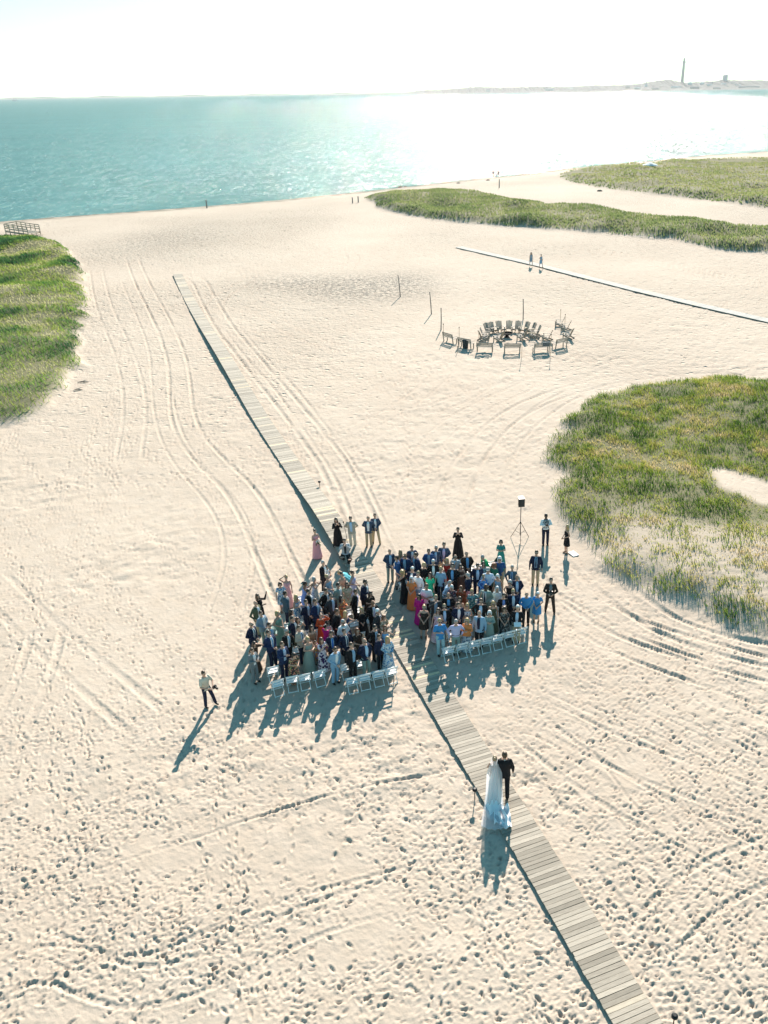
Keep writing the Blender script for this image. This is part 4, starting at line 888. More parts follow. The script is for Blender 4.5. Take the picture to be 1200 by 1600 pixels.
def get(kind, sex, pose, legs, bend):
    key = (kind, sex, pose, legs, bend)
    if kind.startswith(('hair', 'glasses', 'hat')): key = (kind, sex, '', '', bend)
    elif kind in ('trousers', 'shoes', 'jeans'): key = (kind, sex, '', legs, bend)
    elif kind in ('shirtfront', 'tie', 'belt'): key = (kind, sex, '', '', bend)
    if key in PROTO: return PROTO[key]
    S = skel(sex, pose, legs); mb = MB(); vox, dec = .017, .34; post = bender(bend); k = S['k']
    if kind == 'body':
        vox, dec = .0098, .13
        mb.loft(torso_body(sex), 18); mb.cap((0, .01, 1.42), (0, -.005, 1.58), .06, .052)
        mb.ell((0, -.005, 1.665), (.074, .092, .112), 16, 12); mb.ell((0, -.03, 1.605), (.052, .060, .055))
        mb.ell((0, -.100, 1.650), (.014, .022, .026)); mb.ell((0, -.088, 1.61), (.026, .012, .008))
        for s in (1, -1): mb.ell((s * .076, .005, 1.655), (.012, .022, .033)); mb.ell((s * .030, -.078, 1.695), (.024, .016, .010))
        for s in (1, -1):
            sh, el, wr = S[s]; mb.cap(sh, el, .052 * k, .040 * k); mb.cap(el, wr, .039 * k, .026)
            d = (wr - el).normalized(); side = Vector((0, -1, 0)) if abs(d.z) > .6 else Vector((0, 0, 1)); side = (side - d * side.dot(d)).normalized(); nrm = d.cross(side)
            pc = wr + d * .052; mb.tube([wr, pc, wr + d * .095], [.024, .034, .030], 8)
            for q in range(4):
                b0 = wr + d * .085 + side * (q - 1.5) * .021; L_ = (.072, .082, .078, .062)[q]; cu = nrm * (-s * .012)
                mb.tube([b0, b0 + d * L_ * .55 + cu * .3, b0 + d * L_ * .95 + cu], [.0095, .009, .0075], 6)
            tb = wr + d * .03 + side * .028; mb.tube([tb, tb + side * .03 + d * .025, tb + side * .035 + d * .055], [.011, .010, .008], 6)
            hip, kn, ft = leg_pts(S, s); mb.cap(hip, kn, .082, .055); mb.cap(kn, ft, .054, .036)
            mb.ell((ft.x, ft.y - .06, .038), (.042, .115, .038))
    elif kind in ('jacket', 'shirt', 'tee', 'top'):
        g = {'jacket': .022, 'shirt': .012, 'tee': .013, 'top': .012}[kind]; low = {'jacket': .80, 'shirt': .93, 'tee': .84, 'top': .86}[kind]
        T = [(z, a + g, b + g, cx, cy) for z, a, b, cx, cy in torso_body(sex) if z > low + .04]
        a0, b0 = (.192, .138) if sex == 'm' else (.188, .138)
        if kind == 'tee': a0, b0 = .20, .15
        T = [(low, a0 + (.012 if kind == 'jacket' else -.01), b0, 0, .012)] + T; T[-1] = (T[-1][0] - .005, .08, .072, 0, .01)
        mb.loft(T, 18)
        for s in (1, -1):
            sh, el, wr = S[s]
            if kind == 'tee': e2 = sh.lerp(el, .72); mb.cap(sh, e2, .068, .064)
            elif kind == 'top': mb.cap(sh, sh.lerp(el, .35), .056, .055)
            else: mb.cap(sh, el, .060 * k + g * .25, .050); mb.cap(el, el.lerp(wr, .93), .051, .038 if kind == 'jacket' else .036)
    elif kind in ('trousers', 'jeans'):
        mb.loft([(.80, .165, .115, 0, .01), (.90, .18, .128, 0, .012), (1.0, .172, .122, 0, 0), (1.03, .165, .118, 0, 0)], 18)
        for s in (1, -1):
            hip, kn, ft = leg_pts(S, s); mb.cap(hip, kn, .094, .073); mb.tube([kn, ft + Vector((0, .005, -.03))], [.073, .062], 12); mb.ell(kn, (.073,) * 3)
    elif kind == 'shoes':
        for s in (1, -1):
            hip, kn, ft = leg_pts(S, s); mb.ell((ft.x, ft.y - .05, .038), (.050, .140, .044)); mb.cap((ft.x, ft.y, .04), (ft.x, ft.y + .005, .10), .045, .040)
    elif kind.startswith('dress'):
        long = 'long' in kind; sleeves = 'sleeve' in kind
        T = [(z, a + .012, b + .012, cx, cy) for z, a, b, cx, cy in torso_body(sex) if .99 < z < 1.40]
        T.append((1.40, .135, .10, 0, -.005))
        if sleeves: T[-1] = (1.46, .10, .082, 0, .005)
        if long: B = [(.05, .30, .27, 0, .03), (.35, .26, .22, 0, .03), (.70, .215, .165, 0, .02), (.90, .195, .145, 0, .015)]
        else: B = [(.50, .235, .185, 0, .02), (.72, .215, .160, 0, .015), (.90, .195, .145, 0, .015)]
        mb.loft(B + T, 20)
        if sleeves:
            for s in (1, -1):
                sh, el, wr = S[s]; f_ = .95 if 'fullsleeve' in kind else .55
                if 'fullsleeve' in kind: mb.cap(sh, el, .062, .055); mb.cap(el, el.lerp(wr, .7), .052, .05)
                else: mb.cap(sh, sh.lerp(el, f_), .064, .066)
        else:
            for s in (1, -1): mb.tube([(s * .10, -.085, 1.36), (s * .105, -.02, 1.475), (s * .095, .085, 1.38)], .013, 6)
    elif kind == 'shirtfront':
        vox, dec = .012, .5; fr = {'m': (.139, .142, .120), 'w': (.13, .135, .12)}[sex]
        mb.rings([[(-w_, y, z), (w_, y, z), (w_, y - .020, z), (-w_, y - .020, z)] for z, w_, y in ((.97, .052, -.118), (1.15, .060, -.122), (1.30, .066, -.136), (1.40, .062, -.128), (1.485, .052, -.068))], 4)
        mb.tube([(-.045, -.055, 1.47), (-.055, .03, 1.49), (0, .062, 1.495), (.055, .03, 1.49), (.045, -.055, 1.47)], .017, 6)
    elif kind == 'tie':
        vox, dec = .009, .5
        mb.rings([[(-w_, y, z), (w_, y, z), (w_, y - .020, z), (-w_, y - .020, z)] for z, w_, y in ((1.0, .030, -.130), (1.15, .032, -.134), (1.30, .025, -.148), (1.42, .018, -.134), (1.465, .024, -.088))], 4)
    elif kind == 'belt': mb.loft([(.995, .182, .130, 0, .004), (1.03, .182, .130, 0, .004)], 18); vox, dec = .012, .4
    elif kind == 'hairshort': mb.ell((0, .014, 1.705), (.081, .094, .088), 14, 10); mb.ell((0, .035, 1.655), (.080, .075, .075)); vox = .013
    elif kind == 'hairbald': mb.ell((0, .034, 1.655), (.081, .072, .042), 14, 8); vox = .013
    elif kind == 'hairlong':
        mb.ell((0, .016, 1.71), (.086, .098, .086), 14, 10); mb.ell((0, .06, 1.58), (.098, .062, .16)); mb.ell((0, .075, 1.46), (.088, .048, .13))
        for s in (1, -1): mb.ell((s * .078, -.008, 1.56), (.026, .052, .15))
        vox = .013
    elif kind == 'hairbob':
        mb.ell((0, .018, 1.712), (.092, .102, .088), 14, 10); mb.ell((0, .05, 1.62), (.095, .07, .095))
        for s in (1, -1): mb.ell((s * .084, .0, 1.63), (.028, .058, .090))
        vox = .013
    elif kind == 'haircurly':
        mb.ell((0, .03, 1.72), (.11, .115, .10), 12, 8)
        rr = random.Random(2)
        for q in range(26): a = rr.uniform(-.5, 3.64); zz = rr.uniform(1.53, 1.78); mb.ell((.105 * math.cos(a), .03 + .11 * math.sin(a), zz), (.04, .04, .04), 8, 6)
        vox = .014
    elif kind == 'hairbun': mb.ell((0, .014, 1.705), (.083, .097, .088), 14, 10); mb.ell((0, .035, 1.655), (.080, .075, .075)); mb.ell((0, .105, 1.745), (.046, .042, .042)); vox = .013
    elif kind == 'glasses':
        vox, dec = .006, .5
        for s in (1, -1): mb.ell((s * .034, -.098, 1.668), (.031, .012, .021), 10, 6); mb.tube([(s * .06, -.09, 1.672), (s * .082, .0, 1.672)], .006, 5)
        mb.tube([(-.01, -.105, 1.672), (.01, -.105, 1.672)], .007, 5)
    elif kind == 'hatcap': mb.ell((0, .005, 1.735), (.092, .105, .065), 14, 8); mb.ell((0, -.115, 1.725), (.07, .075, .014), 12, 6); vox = .011
    me = blob(mb, vox, dec, kind, post); PROTO[key] = me
    return me
C = dict(navy=(.009, .015, .042), navyb=(.014, .030, .085), black=(.008, .008, .010), charcoal=(.035, .040, .045), slate=(.055, .095, .125), slateb=(.035, .060, .105), ltblue=(.22, .36, .50), paleblue=(.42, .56, .72), skyb=(.14, .36, .62), grey=(.16, .18, .19), ltgrey=(.36, .40, .43), teal=(.03, .20, .26), tealg=(.03, .24, .22), white=(.76, .76, .76), cream=(.60, .54, .44), beige=(.42, .37, .30), khaki=(.42, .34, .22), olive=(.09, .10, .06), brown=(.07, .045, .03), dbrown=(.030, .020, .015), rust=(.22, .05, .02), orange=(.62, .20, .06), peach=(.66, .34, .24), pink=(.66, .34, .34), magenta=(.48, .01, .20), red=(.46, .03, .02), redo=(.42, .07, .02), green=(.02, .50, .26), kelly=(.01, .38, .14), sage=(.20, .34, .28), greyg=(.22, .30, .27), lilac=(.48, .46, .66), royal=(.02, .10, .48), blue=(.022, .085, .22), blues=(.04, .22, .48), burg=(.10, .012, .02), salmon=(.62, .30, .34), jeans=(.10, .18, .24), ltjean=(.30, .46, .50), turq=(.10, .42, .48), greyb=(.20, .28, .36), bronze=(.26, .15, .09), tan=(.34, .26, .19), mocha=(.12, .07, .05), deepgreen=(.02, .14, .09), periw=(.18, .28, .62))
HC = dict(bl=(.008, .006, .005), db=(.030, .017, .010), br=(.075, .040, .020), au=(.16, .06, .025), bd=(.42, .29, .13), gr=(.34, .33, .32), wh=(.72, .70, .68), sb=(.26, .19, .11))
PRN = dict(pblue=((.42, .52, .58), [(.05, .20, .42), (.62, .62, .6), (.03, .10, .25)]), pspot=((.70, .62, .66), [(.05, .015, .10), (.03, .01, .06)]), pflor=((.03, .02, .02), [(.50, .20, .12), (.55, .40, .20), (.20, .25, .08)]), pgrey=((.44, .46, .46), [(.22, .26, .27), (.62, .60, .58)]), pteal=((.06, .24, .26), [(.45, .60, .62), (.02, .08, .12)]), pbrown=((.24, .17, .10), [(.5, .42, .3), (.09, .05, .04)]), pnavy=((.40, .44, .50), [(.06, .09, .14), (.66, .64, .6)]), porange=((.42, .10, .03), [(.55, .28, .05), (.08, .10, .12), (.6, .08, .04)]), pmulti=((.60, .22, .05), [(.10, .08, .45), (.62, .50, .08), (.08, .40, .45)]), pblack=((.010, .010, .012), [(.18, .20, .20), (.05, .06, .06)]), proyal=((.03, .16, .50), [(.25, .50, .75), (.02, .07, .30)]), ppink=((.56, .36, .40), [(.66, .52, .50), (.42, .16, .22)]), pcream=((.50, .48, .36), [(.26, .30, .18), (.62, .56, .46)]), pdark=((.03, .02, .035), [(.35, .10, .16), (.30, .30, .32)]))
def cm(c):
    if c in PRN: return print_mat('cloth_' + c, PRN[c][0], PRN[c][1], 9.0 if c == 'pspot' else 16.0, .50)
    return mat('cloth_' + c, C[c], .85, .10, 14)
SK = {'l': (.50, .30, .215), 't': (.40, .22, .145), 'd': (.085, .045, .028), 'm': (.24, .125, .075)}
BRIDE = P(778, 1262)
def place(hx, hy, h, lift=0.0):
    return P(hx, hy, lift + h * .935)
def person(hx, hy, who, outfit, cols, pose, hair, label, face=None, group=None, skin='l', legs='stand', bend=0.0, glasses=False, pos=None, lift=0.0, eyes=False):
    """who: sex + height in cm, e.g. m180"""
    sex = who[0]; h = int(who[1:]) / 100
    p = pos or place(hx, hy, h, lift)
    if face is None: fa = math.atan2(BRIDE[0] - p[0], -(BRIDE[1] - p[1])) + random.uniform(-.25, .25)
    else: fa = math.radians(face) + (random.uniform(-.32, .22) if group == GR_ else (random.uniform(-.2, .2) if group == GL else 0))
    t = empty('person', (p[0], p[1], lift), fa, h / 1.78); tag(t, label, 'person', group)
    g_ = random.uniform(.93, 1.08) * h / 1.78; t.scale = (g_, g_ * random.uniform(.97, 1.06), h / 1.78 * random.uniform(.985, 1.015))
    if legs == 'stand': t.rotation_euler = (random.uniform(-.045, .03), random.uniform(-.04, .04), fa)
    hn, hc = (hair.split(':') + ['br'])[:2]
    if group in (GL, GR_) and '/' not in pose:
        q = random.random()
        if pose == 'down' and sex == 'm': pose = 'down/pocket' if q < .25 else ('pocket' if q < .4 else ('clasp' if q < .5 else pose))
        elif pose == 'down': pose = 'down/clasp' if q < .35 else pose
        elif pose == 'clasp' and q < .15: pose = 'cross' if outfit in 'SHT' else 'chest'
        if not bend and random.random() < .3: bend = .12
    cl = [cm(c) for c in cols]; A = (sex, pose, legs, bend)
    skm = mat('skin_' + skin, SK[skin], .55, .06, 5, 0, .4)
    bd = use('body', get('body', *A), skm, t)
    def put(n, kind, m): return use(n, get(kind, *A), m, t)
    if outfit == 'S':      # jacket, trousers, shirt[, tie]
        put('jacket', 'jacket', cl[0]); put('trousers', 'trousers', cl[1]); put('shirt', 'shirtfront', cl[2])
        if len(cl) > 3: put('tie', 'tie', cl[3])
    elif outfit == 'H': put('shirt', 'shirt', cl[0]); put('trousers', 'trousers', cl[1]); put('belt', 'belt', mat('leather_belt', (.04, .025, .018), .5))
    elif outfit == 'T': put('shirt', 'tee', cl[0]); put('trousers', 'trousers', cl[1])
    elif outfit == 'D': put('dress', 'dresslong', cl[0])
    elif outfit == 'DS': put('dress', 'dresslongsleeve', cl[0])
    elif outfit == 'DF': put('dress', 'dresslongfullsleeve', cl[0])
    elif outfit == 'd': put('dress', 'dress', cl[0])
    elif outfit == 'ds': put('dress', 'dresssleeve', cl[0])
    elif outfit == 'C': put('dress', 'dresslong', cl[1]); put('cardigan', 'jacket', cl[0])
    elif outfit == 'TP': put('top', 'top', cl[0]); put('trousers', 'trousers', cl[1])
    elif outfit == 'HP': put('blouse', 'shirt', cl[0]); put('trousers', 'trousers', cl[1])
    elif outfit == 'V': put('shirt', 'shirt', cl[2]); put('waistcoat', 'top', cl[0]); put('trousers', 'trousers', cl[1])
    put('shoes', 'shoes', mat('shoe_dark', (.02, .015, .012), .5) if sex == 'm' else mat('shoe_tan', (.18, .10, .06), .5))
    if hn != 'none':
        put('hat' if hn == 'hatcap' else 'hair', hn if hn.startswith('hat') else 'hair' + hn, mat('hair_' + hc, HC[hc], .5, .25, 40, 0, .5) if hn != 'hatcap' else mat('cap_cloth', (.45, .42, .38)))
    if glasses: put('sunglasses', 'glasses', mat('dark_glass', (.01, .01, .012), .15, 0, 5, 0, .6))
    elif eyes:
        for s in (-1, 1): e = use('eye', EYE, mat('eye_dark', (.02, .015, .012), .2), t, (s * .030, -.083, 1.672))
    return t
EYE = MB().ell((0, 0, 0), (.011, .008, .008), 8, 6).mesh('eye', True)
GL, GR_ = 'wedding guests standing left of the boardwalk', 'wedding guests standing right of the boardwalk'
b4 = .35
LEFT = [
 ((445, 903), 'w165', 'D', ['pink'], 'down/head', 'bun:bd', 'woman in long pink ruffled dress with one hand raised to her head, far left back', 20, {}),
 ((438, 912), 'w160', 'ds', ['pblue'], 'down', 'bob:br', 'woman in blue and white print half hidden behind the pink dress', 30, {}),
 ((405.5, 931), 'w168', 'HP', ['black', 'black'], 'wave/chest', 'long:br', 'woman all in black at the left end, hands lifted to take a picture', 60, {}),
 ((399, 942), 'm175', 'S', ['olive', 'khaki', 'white'], 'pocket', 'none', 'bald man in dark olive jacket and khaki trousers beside the woman in black', 70, {}),
 ((444.5, 928), 'm182', 'S', ['slate', 'navy', 'white'], 'pocket', 'short:bl', 'tall man seen from behind in teal grey jacket and navy trousers', 120, {}),
 ((409.5, 957), 'm178', 'S', ['greyb', 'greyg', 'white'], 'clasp', 'short:db', 'dark haired man in light blue grey suit in front of the bald man', 60, {}),
 ((433, 959), 'w165', 'D', ['sage'], 'clasp', 'bob:bd', 'woman in strapless sage green tiered dress on the left side', 55, {}),
 ((391, 975), 'm180', 'S', ['navy', 'navy', 'white', 'slate'], 'clasp', 'none', 'bald man in navy suit with striped tie at the left end of his row', 50, {'glasses': True}),
 ((394.5, 1001), 'w163', 'DS', ['brown'], 'shade/down', 'long:db', 'dark haired woman in brown dress bending behind a chair at the left end', 50, {'bend': .3}),
 ((393, 1015), 'm172', 'S', ['grey', 'grey', 'white'], 'chest', 'short:br', 'man in mid grey suit at the left end of the last row, hands raised', 60, {}),
 ((420.5, 976), 'm176', 'S', ['greyg', 'greyg', 'ltblue'], 'chest', 'short:db', 'bearded man in pale grey green jacket behind a navy suit', 55, {'glasses': True}),
 ((421.5, 988), 'm182', 'S', ['navyb', 'navy', 'white', 'skyb'], 'clasp', 'short:db', 'young man in navy suit with bright blue tie and yellow buttonhole', 45, {}),
 ((446, 987), 'm180', 'S', ['black', 'black', 'white', 'ltblue'], 'down', 'short:gr', 'grey haired man in black jacket and pale blue tie, sunglasses', 45, {'glasses': True}),
 ((438.5, 1008), 'm178', 'S', ['navyb', 'navy', 'paleblue'], 'down/chest', 'short:br', 'man in bright navy suit with one hand on his white shirt, last row', 45, {}),
 ((453, 954), 'w165', 'D', ['tealg'], 'clasp', 'long:bl', 'woman with long dark hair in green wrap top', 70, {}),
 ((463, 931), 'w172', 'D', ['pblue'], 'chest', 'long:bd', 'blonde woman in long blue patterned dress clapping, near the left back', 65, {}),
 ((458, 966), 'm178', 'S', ['navy', 'olive', 'white'], 'down', 'short:db', 'man in navy jacket and dark khaki trousers beside the wavy haired woman', 55, {}),
 ((467, 968), 'w165', 'DS', ['greyg'], 'phone', 'long:br', 'woman with wavy brown hair raising one arm, grey green dress', 40, {}),
 ((468.5, 982), 'm182', 'S', ['beige', 'navy', 'paleblue', 'navy'], 'clasp', 'short:br', 'man in light beige jacket with navy tie and navy trousers', 60, {}),
 ((456, 1018), 'w160', 'DS', ['pflor'], 'chest', 'bob:db', 'woman in black dress printed with brown and cream flowers, last row', 30, {'bend': .35}),
 ((478.5, 999), 'w168', 'D', ['greyg'], 'chest', 'bun:bd', 'blonde woman in plain grey green dress holding something at her chest', 35, {}),
 ((474, 911), 'w172', 'D', ['periw'], 'phone', 'bun:bl', 'woman with dark bun, bare back and blue skirt at the back', 100, {'skin': 'm'}),
 ((479.5, 925), 'm178', 'S', ['black', 'black', 'white'], 'down', 'short:db', 'dark haired man in black suit, back to the left, below the bare back', 80, {}),
 ((476.5, 941), 'm178', 'S', ['navy', 'navy', 'paleblue'], 'clasp', 'short:br', 'brown haired man in dark navy suit, hands folded, left block middle', 60, {}),
 ((490.5, 940), 'm178', 'S', ['navyb', 'navy', 'ltblue'], 'clasp', 'short:br', 'man in navy blue suit leaning back slightly beside a pale chair', 60, {}),
 ((489.5, 905), 'w165', 'D', ['pgrey'], 'phone', 'bob:gr', 'silver haired woman in pale grey floral dress taking a picture', 80, {}),
 ((502.5, 879), 'm185', 'S', ['black', 'black', 'white'], 'hold', 'short:gr', 'man in black suit holding a baby at the very back', 50, {}),
 ((514, 901), 'w168', 'D', ['ltblue'], 'clasp', 'bun:bd', 'blonde woman in light blue sleeveless dress, hair up', 40, {}),
 ((506.7, 921), 'm182', 'S', ['black', 'black', 'white', 'ltblue'], 'down', 'short:br', 'slim man in black suit with pale blue tie below the light blue dress', 55, {}),
 ((516.5, 932), 'm182', 'S', ['charcoal', 'black', 'paleblue'], 'down', 'short:bl', 'dark haired man in charcoal suit wearing glasses', 55, {'glasses': True}),
 ((526, 914), 'm178', 'S', ['greyg', 'greyg', 'white'], 'clasp', 'short:db', 'bearded man in grey green suit facing the planks', 60, {}),
 ((535, 898), 'w170', 'D', ['peach'], 'clasp', 'bun:db', 'dark haired woman in long peach dress near the planks', 50, {}),
 ((541.5, 913), 'w165', 'DS', ['pcream'], 'clasp', 'long:br', 'woman with long brown hair and cream patterned dress, sunglasses', 20, {'glasses': True}),
 ((549.5, 895), 'w170', 'D', ['lilac'], 'clasp', 'bun:br', 'woman with auburn updo in lilac dress beside the planks', 70, {}),
 ((547, 885), 'm176', 'H', ['turq', 'navy'], 'clasp', 'short:bd', 'man in turquoise shirt bending forward at the back beside the planks', -70, {'bend': .8}),
 ((565.5, 909), 'm182', 'S', ['navy', 'black', 'white'], 'clasp', 'short:db', 'man in dark suit and sunglasses standing right at the plank edge', 60, {'glasses': True}),
 ((552, 924), 'm182', 'S', ['black', 'black', 'lilac'], 'back', 'short:br', 'tall man in black suit turned away below the cream dress', 85, {}),
 ((532.5, 934), 'w170', 'DF', ['porange'], 'chest', 'long:bl', 'black haired woman in orange and red patterned dress', 60, {}),
 ((523.5, 954), 'm180', 'S', ['black', 'black', 'charcoal'], 'down', 'short:br', 'man in plain black suit with his back half turned, block centre', 80, {'skin': 't'}),
 ((541, 957), 'w168', 'D', ['navyb'], 'chest', 'long:bd', 'woman with very long dark blonde hair in navy sleeveless top', 85, {}),
 ((566, 950), 'w168', 'DF', ['black'], 'clasp', 'long:bd', 'blonde woman in long black dress, hair over her shoulders', 10, {}),
 ((575.5, 926), 'w165', 'DS', ['dbrown'], 'chest', 'long:db', 'woman with long dark curls and sunglasses near the planks', 30, {'glasses': True}),
 ((581, 941), 'm178', 'S', ['black', 'black', 'white', 'lilac'], 'down', 'none', 'bald man in black suit with lilac tie', 20, {'skin': 'm'}),
 ((590.5, 953), 'm178', 'S', ['charcoal', 'charcoal', 'white', 'burg'], 'clasp', 'short:wh', 'white haired man in charcoal suit with dark red tie', 50, {}),
 ((599, 964), 'w160', 'DS', ['pbrown'], 'chest', 'bob:au', 'auburn haired woman in brown patterned dress beside the planks', 50, {}),
 ((500, 962), 'w170', 'DF', ['redo'], 'shade/chest', 'short:br', 'woman in loose rust red dress shading her eyes with a hand', 20, {}),
 ((509, 977), 'w150', 'ds', ['magenta'], 'clasp', 'bun:bl', 'girl with dark bun in magenta dress in front of the rust red dress', 150, {}),
 ((487, 983), 'w165', 'D', ['bronze'], 'clasp', 'long:db', 'woman with dark hair in bronze brown sleeveless dress', 40, {}),
 ((492, 1003), 'w118', 'ds', ['pmulti'], 'down', 'short:br', 'small child in bright orange and purple pattern between two dresses', 40, {}),
 ((503, 998), 'w168', 'DS', ['pspot'], 'phone', 'long:br', 'woman in white dress with large dark purple spots, last row', 40, {}),
 ((517.5, 988), 'm180', 'S', ['navy', 'black', 'ltblue', 'royal'], 'clasp', 'short:db', 'bearded man in dark suit with vivid blue tie', 30, {'skin': 't'}),
 ((519, 1013), 'm180', 'S', ['ltblue', 'ltblue', 'white'], 'clasp', 'short:br', 'man in pale blue suit and sunglasses standing alone behind the chairs', 40, {'glasses': True}),
 ((534.5, 970), 'm180', 'H', ['white', 'navy'], 'cross', 'short:gr', 'man in crisp white shirt and sunglasses, left block centre', 30, {'glasses': True}),
 ((540, 985), 'm182', 'S', ['navy', 'black', 'white', 'slateb'], 'down', 'short:db', 'curly haired man in navy suit in front of the white shirt', 45, {}),
 ((547.5, 1009), 'm182', 'S', ['black', 'black', 'ltblue'], 'down', 'short:br', 'man in black suit and open light blue shirt, behind the last chairs', 50, {}),
 ((560, 985), 'w165', 'DS', ['dbrown'], 'hold', 'long:au', 'red haired woman in dark dress holding a toddler', 40, {}),
 ((569.5, 1001), 'm182', 'S', ['navy', 'greyg', 'paleblue'], 'clasp', 'bald:au', 'balding man in navy blazer and pale green grey trousers', 30, {'glasses': True}),
 ((584.5, 978), 'm180', 'S', ['black', 'black', 'paleblue', 'grey'], 'down', 'short:bl', 'dark haired man in black suit with grey tie and sunglasses', 30, {'glasses': True}),
 ((601, 981), 'w168', 'D', ['skyb'], 'wave/down', 'long:au', 'auburn haired woman in sky blue dress beside the planks', 10, {'glasses': True}),
 ((592, 995), 'm168', 'S', ['navy', 'black', 'navyb', 'burg'], 'down', 'short:br', 'teenage boy in dark suit and small red tie', 40, {}),
 ((605, 999), 'w168', 'DF', ['pblue'], 'clasp', 'long:bd', 'blonde woman in long blue floral dress at the plank end of the last row', 35, {}),
]
